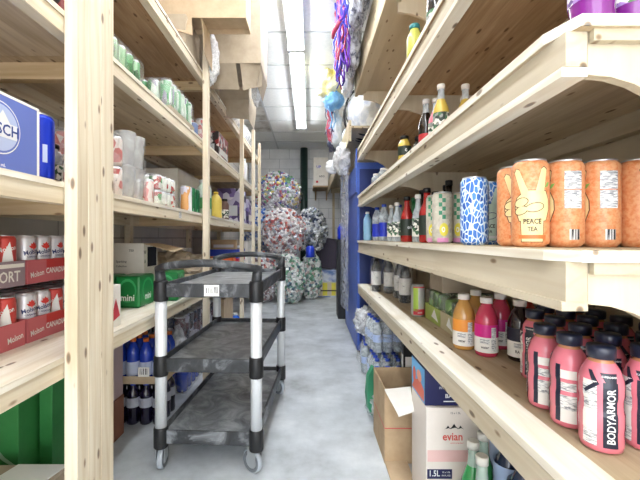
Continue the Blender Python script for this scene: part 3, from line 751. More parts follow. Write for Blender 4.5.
# open brown carton with a printed flap
t = thing('open_carton', 'open brown carton with a white printed flap folded out over the aisle', 'box', (.44, 1.76, 0))
b = MB(); x0, x1, y0, y1, h = -.105, .18, -.12, .16, .33; w = .005
b.box(x0, x1, y0, y1, 0, w, kraft_d); b.box(x0, x1, y1-w, y1, w, h, kraft_d); b.box(x0, x0+w, y0, y1-w, w, h, kraft_d); b.box(x1-w, x1, y0, y1-w, w, h, kraft_d); b.box(x0+w, x1-w, y0, y0+w, w, h, kraft_d); b.build('carton_body', t)
def flap(t, name, A, B, C_, D_, m, th=.004, sag=0):
    """quad sheet with thickness, curved a little by sag; A-B hinge, D_-C_ free edge"""
    A, B, C_, D_ = map(Vector, (A, B, C_, D_)); nrm = (B-A).cross(D_-A).normalized(); b = MB(); i = b.mi(m); rows = []
    for k in range(7):
        u = k/6; o = nrm*sag*math.sin(u*PI/2)**2
        rows.append([b.bm.verts.new(p) for p in (A.lerp(D_, u)+o, B.lerp(C_, u)+o, B.lerp(C_, u)+o+nrm*th, A.lerp(D_, u)+o+nrm*th)])
    for k in range(6):
        for j in range(4): b.face([rows[k][j], rows[k][(j+1) % 4], rows[k+1][(j+1) % 4], rows[k+1][j]], i)
    b.face(list(reversed(rows[0])), i); b.face(rows[-1], i)
    bmesh.ops.recalc_face_normals(b.bm, faces=b.bm.faces[:])
    return b.build(name, t)
fl = flap(t, 'printed_flap', (x0, y0, h), (x0+.115, y0, h+.012), (-.025, y0-.18, h-.03), (-.085, y0-.18, h-.05), card_w, sag=-.02)
fl['label'] = 'white flap with small blue print'
flap(t, 'side_flap', (x0, y0, .012), (x0+.10, y0, .012), (x0+.09, y0-.25, .004), (x0+.0, y0-.27, .004), kraft)
MB().box(x0-.001, x0, y0+.001, y1-.01, .155, .158, plain('red_print', '#c62d3e', .4)).box(x0+.001, x1-.01, y0-.0012, y0, .155, .158, plain('red_print', '#c62d3e', .4)).build('red_line', t)

# sparkling water bottles beside the carton
gl = bot(plain('perrier_green', '#3d9a56', .1, coat=.8), plain('green_oval_label', '#7aa07c', .5), plain('pale_cap', '#d7d5cc', .4), .29, .036, 'long', labz=(.14, .46), neck=plain('pale_glass_neck', '#9db3a6', .12, coat=.8))
bl_ = bot(plain('dark_blue_drink', '#22304a', .15, coat=.6), plain('pale_blue_label', '#a8bcdf', .5), capn, .31, .043, 'pet', labz=(.4, .78))
pl = MB(); pl.box(-.17, .17, -.19, .19, 0, .075, kraft_d, bev=.002); o = pl.build('cardboard_tray'); o.location = (.62, 1.10, 0); tag(o, 'low brown card tray on the floor carrying the green glass bottles', 'tray')
row(gl, 'sparkling_water_bottle', [(0, 1.16, .515, 'green glass bottle with a pale cap, directly in front of the red lettered carton'), (0, 1.08, .505, 'green glass bottle with a pale cap, nearest the camera below the shelf'), (0, 1.21, .57, 'green glass bottle with a pale cap, right of the front two')], .0756, 'green glass bottles under the lower right shelf')
row(bl_, 'drink_bottle', [(0, 1.245, .655, 'large bottle with pale blue label beneath the shelf, farther one'), (0, 1.13, .61, 'large bottle with pale blue label beneath the shelf, in the middle'), (0, 1.03, .60, 'large bottle with pale blue label beneath the shelf, nearest one'), (0, 1.15, .72, 'large bottle with pale blue label at the back of the card tray')], .0756, 'blue label bottles under the lower right shelf')

# ---------------------------------------------------------------- left near bay: beer cases
redcan = patches('red_white_can', ['#c83a3c', '#d9544f', '#c83a3c', '#e9e4e0'], scale=22, rough=.35, vscale=(1, 1, .35))
silvercan = plain('pale_silver_can', '#dfe1e8', .32, metal=.25)
mol_red = plain('maple_red', '#d33c35', .4); mol_blue = plain('script_blue', '#22306e', .4)
def maple(cx, cy, s): return [(cx+s*x, cy+s*y) for x, y in [(0, 1), (.3, .55), (.62, .68), (.55, .2), (1, .15), (.6, -.35), (.15, -.45), (0, -.9), (-.15, -.45), (-.6, -.35), (-1, .15), (-.55, .2), (-.62, .68), (-.3, .55)]]
def mk_white_can(t):
    r, h = .0308, .155; can_shell(t, r, h, silvercan, 22); b = MB(); f = cylfn(r+.0004, 0); g = cylfn(r+.0008, 0)
    b.poly(maple(.004, .118, .016), f, mol_red, cut=.004); b.text('Molson', .021, g, mol_blue, dv=.1, rot=.2, sx=.85, cut=.004); b.text('CANADIAN', .008, g, mol_blue, du=.004, dv=.084, cut=.004)
    b.rect(.045, .060, .01, .14, f, mol_red, cut=.004); b.build('label_print', t)
def mk_red_can(t):
    r, h = .0308, .155; can_shell(t, r, h, plain('beer_red', '#cf4a45', .35, metal=.2), 22); b = MB(); f = cylfn(r+.0004, 0); g = cylfn(r+.0008, 0)
    b.poly([(-.02, .02), (.004, .02), (.02, .06), (.006, .135), (-.01, .10)], f, whitep, cut=.004); b.text('Molson', .02, g, whitep, dv=.112, rot=.2, sx=.9, cut=.004)
    b.build('label_print', t)
MW = Proto(mk_white_can, 'beer_can', 'can', 'white cans in the beer trays'); MR = Proto(mk_red_can, 'beer_can', 'can', 'red cans in the beer trays')
trayred = plain('tray_red', '#c4666c', .55); traygrey = plain('tray_grey_pink', '#97858f', .55)
def beertray(y0, y1, z0, col, txt, label):
    x1, x0 = -.905, -1.168; t = thing('beer_tray', label, 'tray', ((x0+x1)/2, (y0+y1)/2, z0), 0, 'beer trays stacked in the near left bay'); a, c = (x1-x0)/2, (y1-y0)/2; b = MB(); w = .003; th = .078
    b.box(-a, a, -c, c, 0, w, col); b.box(a-w, a, -c, c, w, th, col); b.box(-a, -a+w, -c, c, w, th, col); b.box(-a+w, a-w, -c, -c+w, w, th, col); b.box(-a+w, a-w, c-w, c, w, th, col); b.build('tray', t)
    b = MB(); f = rightf(a); g = rightf(a, .0012)
    if txt == 'CANADIAN':
        b.rect(-.12, .0, .048, .077, f, plain('panel_red', '#c2322e', .5)); b.text('CANADIAN', .026, g, paper, du=-.065 if y0 > 1 else .04, dv=.036, sx=.85); b.text('Molson', .026, g, paper, du=-.163 if y0 > 1 else .165, dv=.030, rot=.12, sx=.8)
    else: b.rect(-c+.004, c-.004, .058, .07, f, paper); b.text(txt, .046, g, paper, du=.11, dv=.030, sx=.85); 
    b.build('printed_side', t); return t
Zl = LZ[0]+.0005
beertray(1.19, 1.60, Zl, trayred, 'CANADIAN', 'red beer tray lettered in white, bottom layer, beside the thick post')
beertray(.77, 1.18, Zl, trayred, 'CANADIAN', 'red beer tray lettered in white, bottom layer, cut by the left edge')
beertray(1.19, 1.60, Zl+.19, trayred, 'CANADIAN', 'red beer tray lettered in white, top layer, beside the thick post')
beertray(.77, 1.18, Zl+.19, traygrey, 'EXPORT', 'greyish pink beer tray with large white lettering, top layer at the left edge')
for lay in (0, 1):
    for ti, yb_ in enumerate((.77, 1.19)):
        for k in range(6):
            for rr in range(4):
                Y = yb_+.038+.0668*k; X = -.942-.0625*rr
                w_ = (k % 3 != 2) if (ti == 1) else False
                if lay and ti: w_ = k != 5
                P = MW if w_ else MR
                lb = '%s beer can in the %s layer, %s of the %s tray, %s row' % ('white' if w_ else 'red', ['bottom', 'top'][lay], ORD[k], ['left', 'right'][ti], ['front', 'second', 'third', 'back'][rr])
                P.put((X, Y, Zl+.0036+.19*lay), random.uniform(-.35, .35)-.5, lb)

# beer carton and tall blue can
perw = plain('periwinkle_card', '#6477c4', .5); whitee = plain('white_edge', '#f3f3f0', .5)
def busch(t, a, c, h):
    b = MB(); f = rightf(a); g = rightf(a, .0012); k = rightf(a, .0018); j = rightf(a, .0024); cu = .078; cv = .100
    b.rect(-c+.002, c-.002, h-.008, h-.001, f, whitee); b.rect(c-.01, c-.001, .002, h-.008, f, whitee)
    b.poly(oval(cu, cv, .063, .063, n=36), f, whitee); b.poly(oval(cu, cv, .060, .060, n=36), g, perw); b.poly(oval(cu, cv, .055, .055, n=36), k, plain('pale_blue_print', '#b9c6e6', .5))
    b.poly([(cu-.048, cv-.01), (cu-.03, cv+.025), (cu-.01, cv+.015), (cu+.008, cv+.043), (cu+.025, cv+.02), (cu+.048, cv-.01)], j, whitee)
    b.rect(cu-.05, cu+.05, cv-.022, cv+.014, rightf(a, .0028), plain('cream_print', '#eef0f4', .5)); b.text('BUSCH', .037, rightf(a, .0034), plain('ink_blue', '#27448c', .5), du=cu, dv=cv-.004, sx=.95)
    b.text('473 mL', .011, k, whitee, du=cu, dv=.012); b.build('printed_side', t)
Zm = LZ[1]+.0005
carton('beer_carton', 'periwinkle blue beer carton with a round mountain emblem, left middle shelf', -1.0, -.725, .58, .995, Zm, Zm+.186, perw, extra=busch, seam=False)
def mk_bud(t):
    r, h = .0365, .187; can_shell(t, r, h, plain('royal_blue_can', '#1638c8', .3, metal=.35)); b = MB(); f = cylfn(r+.0004, F)
    b.text('BUD LIGHT', .026, f, whitep, du=-.012, dv=.09, rot=PI/2, sx=1.15, cut=.004); b.rect(.022, .034, .05, .10, f, plain('pale_blue_print', '#b9c6e6', .5), cut=.004); b.build('label_print', t)
Proto(mk_bud, 'beer_can', 'can', None).put((-.765, 1.05, Zm), .22, 'royal blue tall beer can beside the periwinkle carton')
row(bot(clearb, lab_mix, capbk, .13, .03, 'jar'), 'drink_bottle', [(0, 1.15, -.80, 'small clear bottle half hidden between the blue can and the post')], Zm, 'small bottles on the left middle shelf')
Zu = LZ[2]+.0005
row(simple_can(.033, .12, patches('dark_red_can', ['#7a1f1c', '#1d1715', '#e3e0da'], scale=30)), 'soda_can', [(0, 1.12, -.74, 'dark red can on the left upper shelf, top left of the frame'), (0, 1.195, -.745, 'dark red can on the left upper shelf, beside the thick post')], Zu, 'dark red cans on the left upper shelf', 'can')

# ================================================================ left bays beyond the thick post
gcan = patches('green_silver_can', ['#2f6f3c', '#4d9a5b', '#245c30', '#8fb78e'], scale=25, rough=.3, vscale=(1, 1, .25))
whitegreen = patches('white_green_can', ['#c3d6c6', '#7fb38c', '#d6e2d8', '#4f9a66', '#9c98ac'], scale=40, rough=.3, vscale=(1, 1, .3))
clearcup = film('clear_cup', '#eef1f4', .45, .12, scale=10, contrast=.15, bump=.04)
redgreen = patches('red_green_white_can', ['#e9ebe4', '#b9433f', '#e4ebe2', '#4d8d5b', '#eef0ea'], scale=38, rough=.35)
pinkwhite = patches('pink_white_can', ['#d99a9a', '#efe9e6', '#c96a68', '#e8dcd8'], scale=34, rough=.35)
def can_pack(label, x0, x1, y0, y1, z, r, h, nx, ny, m, layers=1, tray=None, group=None, name='shrink_wrapped_pack', wrap=wrapf, cat='pack'):
    t = thing(name, label, cat, ((x0+x1)/2, (y0+y1)/2, z), 0, group); a, c = (x1-x0)/2, (y1-y0)/2; H = h*layers
    if tray: MB().box(-a, a, -c, c, 0, .004, tray).box(a-.003, a, -c, c, .004, .045, tray).box(-a, a-.003, -c, -c+.003, .004, .045, tray).build('tray', t)
    z1 = .005
    for l in range(layers):
        for i in range(nx):
            for j in range(ny):
                if layers*nx*ny > 40 and 0 < i < nx-1 and 0 < j < ny-1: continue
                o = MB().lathe([(r*.82, 0), (r*.98, .008), (r*.98, h-.014), (r*.82, h-.003)], [m, m, lidm], 14, c=(-a+.006+(2*a-.012)*(i+.5)/nx, -c+.006+(2*c-.012)*(j+.5)/ny, z1+l*h)).build('packed_can', t)
    if wrap: MB().box(-a-.001, a+.001, -c-.001, c+.001, .05 if tray else .001, H+.008, wrap, bev=.014).build('shrink_wrap', t)
    return t
Zu = LZ[2]+.0005; Zm = LZ[1]+.0005; Zl = LZ[0]+.0005
# upper shelf packs
can_pack('film wrapped pack of tall green cans, nearer one on the left upper shelf', -1.01, -.80, 1.52, 1.80, Zu, .033, .19, 3, 4, gcan)
can_pack('film wrapped pack of pale green cans on a card tray, front of upper shelf', -.99, -.722, 1.93, 2.33, Zu, .033, .185, 4, 6, whitegreen, tray=kraft_g)
def pack_small(x, y, z, w, d, h, m, lb, n='drinks_box', bev=.003):
    t = thing(n, lb, 'box', (x, y, z)); MB().box(-w/2, w/2, -d/2, d/2, 0, h, m, bev=bev).build('carton_body', t)
    b = MB(); f = rightf(w/2); b.rect(-d*.4, d*.4, h*.15, h*.4, f, paper); g = front(d/2); b.rect(-w*.38, w*.38, h*.2, h*.5, g, paperg); b.build('printed_panel', t); return t
row(simple_can(.033, .10, plain('slate_blue_can', '#6d7ea5', .35)), 'soda_can', [(0, 2.42, -.76, 'small slate blue can right behind the second stud, upper shelf')], Zu, None, 'can')
mixred = patches('red_black_box', ['#8c2422', '#2a1b1a', '#e5dcd6', '#a93431'], scale=26, rough=.4)
can_pack('film wrapped red and white can pack, upper shelf of the third bay', -.98, -.74, 2.62, 2.86, Zu, .033, .20, 3, 3, pinkwhite)
pack_small(-.85, 3.12, Zu, .26, .36, .20, mixred, 'dark red and black printed drinks box, upper shelf of the third bay')
row(bot(white, None, white, .30, .05, 'jar'), 'plastic_jug', [(0, 4.45, -.79, 'tall white plastic jug on the upper shelf of the last bay')], Zu, None, 'jug')
# middle shelf
def mk_cups(t):
    for j, (x, y) in enumerate([(-.045, -.045), (.045, -.045), (-.045, .045), (.045, .045)]):
        for l in range(2):
            o = MB().lathe([(.03, 0), (.041, .13), (.043, .137), (.040, .14)], clearcup, 18, c=(x, y, .002+.146*l)).build('clear_cup', t)
    MB().box(-.088, .088, -.088, .088, .001, .295, wrapf, bev=.03).build('shrink_wrap', t)
P = Proto(mk_cups, 'cup_pack', 'pack', 'film wrapped stacks of clear cups on the left middle shelf')
P.put((-.825, 1.615, Zm), 0, 'tall film wrapped stack of clear cups beside the thick post')
can_pack('film wrapped pack of pink and white cans, tight against the thick post', -.96, -.735, 1.34, 1.515, Zm, .033, .12, 3, 2, pinkwhite, layers=2)
can_pack('single file pack of pink cans, behind the clear cup stacks', -.86, -.735, 1.72, 1.79, Zm, .031, .115, 2, 1, pinkwhite, layers=1, wrap=None)
can_pack('double layer of white red and green cans under film, middle shelf', -.90, -.735, 1.81, 2.06, Zm, .033, .076, 3, 4, redgreen, layers=2)
can_pack('film wrapped red can pack at the back of the middle shelf', -1.14, -.98, 2.10, 2.44, Zm, .033, .12, 2, 5, mixred, layers=2)
row(simple_can(.036, .165, patches('orange_white_can', ['#eceaf0', '#e3a96a', '#d5d4e4', '#eceaf0'], scale=30, vscale=(1, 1, .3))), 'tea_can', [(0, 2.33, -.775, 'white and orange can standing alone before the dark green can')], Zm, None, 'can')
row(simple_can(.042, .17, patches('dark_green_can', ['#1f6a3f', '#2c8250', '#1f6a3f', '#7fb690'], scale=30, vscale=(1, 1, .3))), 'beer_can', [(0, 2.53, -.79, 'dark green can beside the second stud on the middle shelf'), (0, 2.44, -.79, 'dark green can right of the white and orange can')], Zm, 'dark green cans on the left middle shelf', 'can')
row(bot(plain('pale_green_jug', '#cfe5d4', .3), plain('green_blob_label', '#5fae6a', .4), white, .27, .055, 'jar', labz=(.2, .5)), 'plastic_jug', [(0, 2.75, -.78, 'white jug with green label, middle shelf of the third bay')], Zm, None, 'jug')
row(bot(plain('yellow_jug', '#e2cb62', .35), None, plain('yellow_cap', '#d9b93a', .4), .23, .05, 'pet'), 'detergent_bottle', [(0, 3.14, -.79, 'yellow bottle on the middle shelf of the third bay')], Zm, None, 'bottle')
row(bot(plain('brown_bottle', '#6d5048', .3), lab_mix, capbk, .2, .04, 'jar'), 'drink_bottle', [(0, 3.42, -.78, 'brown bottle near the third stud, middle shelf')], Zm, None)
multi = patches('purple_multi_box', ['#4d3a6d', '#d9d6e2', '#7e6aa8', '#2b2a45', '#b9b4cc'], scale=18, rough=.5)
pack_small(-.84, 4.05, Zm, .24, .36, .36, multi, 'purple patterned drinks box, middle shelf of the fourth bay')
pack_small(-.84, 4.56, Zm, .24, .34, .30, multi, 'purple patterned drinks box, next to the fourth stud')
pack_small(-1.06, 3.1, Zm, .24, .9, .34, card_w, 'long white carton at the back of the middle shelf')
# lower shelf
def wine(t, a, c, h):
    b = MB(); f = front(c); ik = plain('grey_print', '#6d6a68', .6); b.text('750', .018, f, ik, du=.055, dv=h-.04); b.text('Sparkling', .016, f, ik, du=.0, dv=h-.10); b.text('Collection', .014, f, ik, du=.0, dv=h-.125); b.build('printed_front', t)
    b = MB(); f = rightf(a); b.rect(-.05, .07, h-.13, h-.02, f, plain('opening_dark', '#1b1e2c', .8)); b.text('W', .03, f, ik, du=-.08, dv=h-.05); b.text('A', .03, f, ik, du=-.08, dv=h-.10); b.build('printed_side', t)
    flap(t, 'open_flap', (a, -c, h), (a, c, h), (a+.16, c, h-.02), (a+.16, -c+.02, h-.035), kraft, sag=.01)
carton('wine_carton', 'white printed carton with a dark hand hole and open tan flap, left lower shelf', -1.15, -.90, 2.02, 2.20, Zl, Zl+.31, card_w, extra=wine, seam=False)
ging = plain('ginger_green', '#157a3c', .35); gingl = plain('ginger_green_light', '#3aa562', .4)
def mk_ginger(t):
    w, d, h = .12, .17, .155; MB().box(-w/2, w/2, -d/2, d/2, 0, h, ging, bev=.012).build('sleeve', t)
    for fn, W_ in ((front(d/2), w), (rightf(w/2), d)):
        b = MB(); b.poly(oval(0, .085, W_*.36, .058), fn, gingl); b.poly(oval(0, .082, W_*.30, .048), (front(d/2, .0012) if W_ == w else rightf(w/2, .0012)), ging)
        b.text('mini', .045, (front(d/2, .002) if W_ == w else rightf(w/2, .002)), whitep, dv=.05, sx=.9); b.build('printed_panel', t)
P = Proto(mk_ginger, 'mini_can_sleeve', 'box', 'green mini can sleeves on the left lower shelf')
P.put((-.875, 1.87, Zl), 0, 'green sleeve of mini cans with white lettering, nearer the camera')
P.put((-.775, 2.07, Zl), .1, 'green sleeve of mini cans with white lettering, farther one by the cart handle')
P.put((-1.01, 1.85, Zl), 0, 'green sleeve of mini cans at the back, left of the nearer one')
t = carton('snack_carton', 'small cream carton with red swirl beside the thick post, lower shelf', -.83, -.735, 1.37, 1.445, Zl, Zl+.16, card_w, seam=False, extra=lambda t, a, c, h: MB().poly([(-.03, .02), (.02, .03), (.035, .08), (.0, .12), (-.03, .10), (.01, .07)], front(c), redp).poly([(-.04, .02), (.03, .04), (.0, .11)], rightf(a), redp).build('printed_swirl', t))
def lump(name, label, cat, loc, size, m, amp=.18, freq=2.2, sub=4, seed=0, group=None, rough=0, rz=0, facet=False, parent=None, flatb=True):
    bm = bmesh.new(); bmesh.ops.create_icosphere(bm, subdivisions=sub, radius=1)
    for v in bm.verts:
        n = noise.noise(v.co*freq+Vector((seed*7.3, seed*3.1, 0)))*amp + abs(noise.noise(v.co*freq*2.7+Vector((seed, 5, seed))))*amp*.7 + noise.noise(v.co*freq*6+Vector((seed, 5, seed)))*amp*rough
        v.co = v.co*(1+n)
        if flatb and v.co.z < -.8: v.co.z = -.8-(v.co.z+.8)*-.06
        if flatb: v.co.z = (v.co.z+.8)
        v.co = Vector((v.co.x*size[0], v.co.y*size[1], v.co.z*size[2]))
    zmin = min(v.co.z for v in bm.verts)
    if flatb:
        for v in bm.verts: v.co.z -= zmin
    for f in bm.faces: f.smooth = not facet
    me = D.meshes.new(name); bm.to_mesh(me); bm.free(); me.materials.append(m); o = D.objects.new(name, me); COL.objects.link(o)
    o.location = loc; o.rotation_euler = (0, 0, rz)
    if parent: o.parent = parent
    else: tag(o, label, cat, group)
    return o
lump('crumpled_paper', 'crumpled brown kraft paper heap on the left lower shelf beyond the green sleeves', 'paper', (-.98, 2.66, Zl), (.20, .22, .14), kraft_g, .35, 1.8, seed=2, facet=True, rough=.5)
lump('crumpled_paper', 'crumpled kraft paper heap spilling behind the second stud, lower shelf', 'paper', (-.87, 3.15, Zl), (.15, .2, .09), kraft, .35, 1.8, seed=5, facet=True, rough=.5)
pack_small(-.86, 2.36, Zl, .22, .2, .10, kraft, 'flat tan card box behind the cart handle, left lower shelf', 'cardboard_box')
def bin_(name, label, x, y, z, w, d, h, m, cat='crate'):
    t = thing(name, label, cat, (x, y, z)); b = MB(); q = .008
    b.box(-w/2, w/2, -d/2, d/2, 0, q, m).box(-w/2, w/2, -d/2, -d/2+q, q, h, m).box(-w/2, w/2, d/2-q, d/2, q, h, m).box(-w/2, -w/2+q, -d/2+q, d/2-q, q, h, m).box(w/2-q, w/2, -d/2+q, d/2-q, q, h, m).build('crate_body', t)
    MB().box(-w/2-.008, w/2+.008, -d/2-.008, -d/2, h-.03, h, m).box(-w/2-.008, w/2+.008, d/2, d/2+.008, h-.03, h, m).box(-w/2-.008, -w/2, -d/2, d/2, h-.03, h, m).box(w/2, w/2+.008, -d/2, d/2, h-.03, h, m).build('rim', t); return t
orange = plain('orange_plastic', '#d8622c', .4); bluep = plain('blue_plastic', '#2c46b8', .4); redpl = plain('red_plastic', '#d23c4e', .4)
pack_small(-.88, 3.62, Zl, .30, .12, .16, orange, 'orange drinks box by the third stud, lower shelf')
bin_('plastic_crate', 'red plastic crate on the lower shelf of the fourth bay', -.88, 3.98, Zl, .30, .36, .13, redpl)
bin_('plastic_crate', 'blue plastic crate stacked on the red crate, lower shelf', -.88, 3.98, Zl+.131, .30, .36, .09, bluep)
pack_small(-.88, 3.98, Zl+.2215, .27, .34, .10, kraft_d, 'brown box sitting on the blue crate', 'cardboard_box')
pack_small(-.88, 4.60, Zl, .30, .36, .30, card_w, 'white carton on the lower shelf of the last bay', 'cardboard_box')
pack_small(-1.03, 2.98, Zl+.0, .14, .1, .26, card_w, 'small white carton behind the kraft paper heap', 'cardboard_box')

# floor level under the left shelf
gat = plain('blue_sports_drink', '#1f3fb4', .18, coat=.6)
cola = plain('dark_cola', '#1a1530', .15, coat=.7)
def bottle_mat(cnt, mk, name, cat, base, x0, y0, dx, dy, nx, ny, z, lbl, grp):
    P = Proto(mk, name, cat, grp)
    for j in range(ny):
        for i in range(nx): P.put((x0+dx*i, y0+dy*j, z), random.uniform(-.3, .3)+.4, lbl % (ORD[i], ORD[j]))
bottle_mat(0, bot(cola, plain('silver_label', '#b9bdc9', .35, metal=.2), capbl, .225, .0335, 'pet', labz=(.42, .64)), 'cola_bottle', 'bottle', 0, -1.09, 2.0, .07, .072, 5, 3, .001, 'dark cola bottle in the bottom pack, %s from the left, %s row back', 'cola bottles in the bottom floor pack')
MB_ = MB().box(-1.14, -.765, 1.955, 2.19, .230, .234, kraft).box(-1.14, -.765, 1.95, 1.955, .230, .270, kraft).box(-.77, -.765, 1.955, 2.19, .234, .27, kraft)
tag(MB_.build('cardboard_tray'), 'shallow tan card tray between the two layers of bottles under the left shelf', 'tray')
bottle_mat(0, bot(gat, plain('pale_band_label', '#c9d2ea', .4), capor, .225, .0335, 'pet', labz=(.14, .46)), 'sports_drink_bottle', 'bottle', 0, -1.09, 2.0, .07, .072, 5, 3, .2345, 'blue sports drink with orange cap on the tan tray, %s from left, %s row back', 'blue sports drinks on the tan tray')
t = thing('price_card', 'small white bar code card leaning on the blue sports drink bottles', 'card', (-.87, 1.946, .27)); MB().box(-.03, .03, -.001, .001, 0, .05, paper).build('card', t); MB().rect(-.022, .022, .012, .044, lambda u, v: Vector((u, -.0016, v)), barc).build('bar_code', t)
dkmix = patches('dark_mixed_pack', ['#1d1d2a', '#5a2430', '#b9b4c0', '#2c3550', '#3c2220'], scale=24, rough=.35)
can_pack('film wrapped dark bottle pack, floor level behind the cart, lower layer', -1.12, -.78, 2.36, 2.80, .001, .036, .24, 4, 5, gat, name='bottle_pack')
can_pack('film wrapped dark mixed pack on top of the blue one behind the cart', -1.10, -.80, 2.36, 2.80, .26, .036, .23, 4, 5, dkmix, name='bottle_pack')
can_pack('film wrapped mixed pack under the left shelf, farther behind the cart', -1.10, -.80, 2.85, 3.25, .001, .036, .24, 4, 5, dkmix, name='bottle_pack')
can_pack('second layer of mixed bottles under the left shelf, farther behind the cart', -1.10, -.80, 2.85, 3.25, .26, .036, .21, 4, 5, dkmix, name='bottle_pack')
lump('plastic_bag', 'crinkled clear plastic wrap bulging out beside the tan tray', 'bag', (-.80, 2.26, .19), (.06, .07, .13), bagf, .3, 2.5, seed=3)
pack_small(-.92, 3.55, .001, .3, .4, .44, kraft, 'tan carton on the floor under the third bay', 'cardboard_box')
row(bot(plain('bright_blue_jug', '#2f6fe0', .25, coat=.4), None, white, .2, .06, 'jar'), 'plastic_jug', [(0, 3.95, -.80, 'bright blue jug on the floor near the third stud')], .001, None, 'jug')
# near left floor
grn = blotch('green_card', [(.3, '#2f7d3f'), (.7, '#419450')], scale=5, rough=.5, bump=0)
def grnart(t, a, c, h):
    b = MB(); f = front(c); b.poly([(-.06, .28), (-.04, .29), (.03, .21), (.1, .16), (.1, .15), (.02, .20)], f, plain('pale_green_line', '#a8cfae', .5)); b.rect(-a+.01, 0, h-.09, h-.01, f, plain('pale_green_panel', '#9fb59c', .5)); b.build('printed_front', t)
carton('drinks_carton', 'green drinks carton on the floor under the near left shelf', -1.2, -1.045, 1.33, 1.60, .0, .56, grn, extra=grnart, seam=False)
carton('drinks_carton', 'narrow green drinks carton right beside the bigger green one', -1.035, -.985, 1.42, 1.60, 0, .56, grn, seam=False)
def frag(t, a, c, h):
    b = MB(); f = front(c); b.text('FRAGILE', .055, f, inkb, du=.0, dv=.145, rot=.06); 
    b.poly([(-.05, .08), (-.01, .08), (-.01, .09), (-.025, .095), (-.025, .115), (-.01, .135), (-.05, .135), (-.035, .115), (-.035, .095), (-.05, .09)], f, inkb); b.build('printed_front', t)
carton('fragile_carton', 'brown carton stamped with dark capital letters behind the thick post', -1.165, -.95, 1.66, 1.90, 0, .20, plain('red_brown_card', '#8f5f4a', .8), extra=frag)
carton('pink_carton', 'pale pinkish carton on top of the stamped brown carton', -1.165, -.955, 1.67, 1.90, .2006, .58, plain('pinkish_card', '#c3aeb0', .7), seam=False)
t = carton('white_box', 'low box with a white lid flap in the lower left corner', -1.18, -.80, .80, 1.24, 0, .24, kraft_g, seam=False)
MB().prism([(-.07, -.21), (.19, -.21), (.17, .14), (.185, .215), (.02, .215)], lambda u, v, d: Vector((u, v, d)), .2412, .245, white).build('white_flap', t)

# ================================================================ cartons on the top left shelf
Zt = LZ[3]+.0005
bubble = film('bubble_wrap', '#f4f7fa', .75, .15, scale=60, contrast=.2)
def topcarton(label, x0, x1, y0, y1, z0, z1, m, flaps):
    t = thing('open_carton', label, 'box', ((x0+x1)/2, (y0+y1)/2, z0), 0, None); a, c, h = (x1-x0)/2, (y1-y0)/2, z1-z0; b = MB(); w = .005
    b.box(-a, a, -c, -c+w, 0, h, m).box(-a, a, c-w, c, 0, h, m).box(-a, -a+w, -c+w, c-w, 0, h, m).box(a-w, a, -c+w, c-w, 0, h, m).box(-a+w, a-w, -c+w, c-w, h-w, h, m).box(-a+w, a-w, -c+w, c-w, .03, .034, m).build('carton_body', t)
    for nm, A, B, C_, D_ in flaps: flap(t, nm, A, B, C_, D_, m)
    return t
# a: nearest, its lower flap cut by the picture top
topcarton('tan open carton at the picture top, nearest of the overhanging top shelf cartons', -.98, -.375, 2.20, 2.38, 2.31, 2.68, kraft,
    [('bottom_flap', (-.30, -.09, 0), (-.02, -.09, 0), (-.0, -.14, -.13), (-.10, -.14, -.10)), ('side_flap', (.035, .088, 0), (.035, -.085, 0), (.03, .0, -.17), (.03, .235, -.21))])
carton('cardboard_box', 'flat tan carton on the top left shelf carrying the nearest open carton', -1.15, -.72, 2.16, 2.44, Zt, 2.3095, kraft_g)
topcarton('large greyish tan open carton with hanging lower flaps above the second stud', -1.0, -.335, 2.56, 2.96, 2.21, 2.70, kraft_g,
    [('bottom_flap', (-.10, -.2, 0), (.16, -.2, 0), (.17, -.12, -.15), (-.06, -.12, -.15)), ('corner_flap', (.19, -.2, 0), (.33, -.2, .06), (.33, -.1, -.12), (.20, -.13, -.16)), ('side_flap', (.33, -.19, 0), (.33, .19, 0), (.30, .19, -.12), (.30, -.15, -.12))])
carton('cardboard_box', 'flat tan carton under the large greyish open carton on the top shelf', -1.15, -.72, 2.56, 2.96, Zt, 2.2095, kraft_g)
topcarton('smaller greyish open carton beyond the large one on the top left shelf', -1.0, -.50, 3.10, 3.50, 2.16, 2.56, kraft_g,
    [('side_flap', (.25, -.19, 0), (.25, .19, 0), (.23, .19, -.14), (.23, -.15, -.14)), ('front_flap', (.0, -.2, 0), (.24, -.2, 0), (.24, -.14, -.15), (.02, -.14, -.13))])
carton('cardboard_box', 'flat tan carton under the smaller greyish open carton', -1.15, -.72, 3.10, 3.50, Zt, 2.1595, kraft_g)
lump('bubble_wrap_roll', 'crumpled bubble wrap sticking out above the second stud', 'packing', (-.66, 2.50, 2.21), (.05, .045, .16), bubble, .25, 3, seed=6, flatb=False)
lump('bubble_wrap_roll', 'crumpled bubble wrap hanging between the two greyish open cartons', 'packing', (-.43, 3.03, 2.25), (.04, .05, .16), bubble, .25, 3, seed=8, flatb=False)
lump('plastic_bag', 'grey white plastic bag on the top shelf of the fourth bay', 'bag', (-.92, 4.0, Zt), (.2, .22, .18), bagf, .25, 2, seed=4)
lump('plastic_bag', 'pale grey plastic bag on the top shelf of the last bay', 'bag', (-.95, 4.75, Zt), (.2, .22, .2), bagf, .25, 2, seed=14)

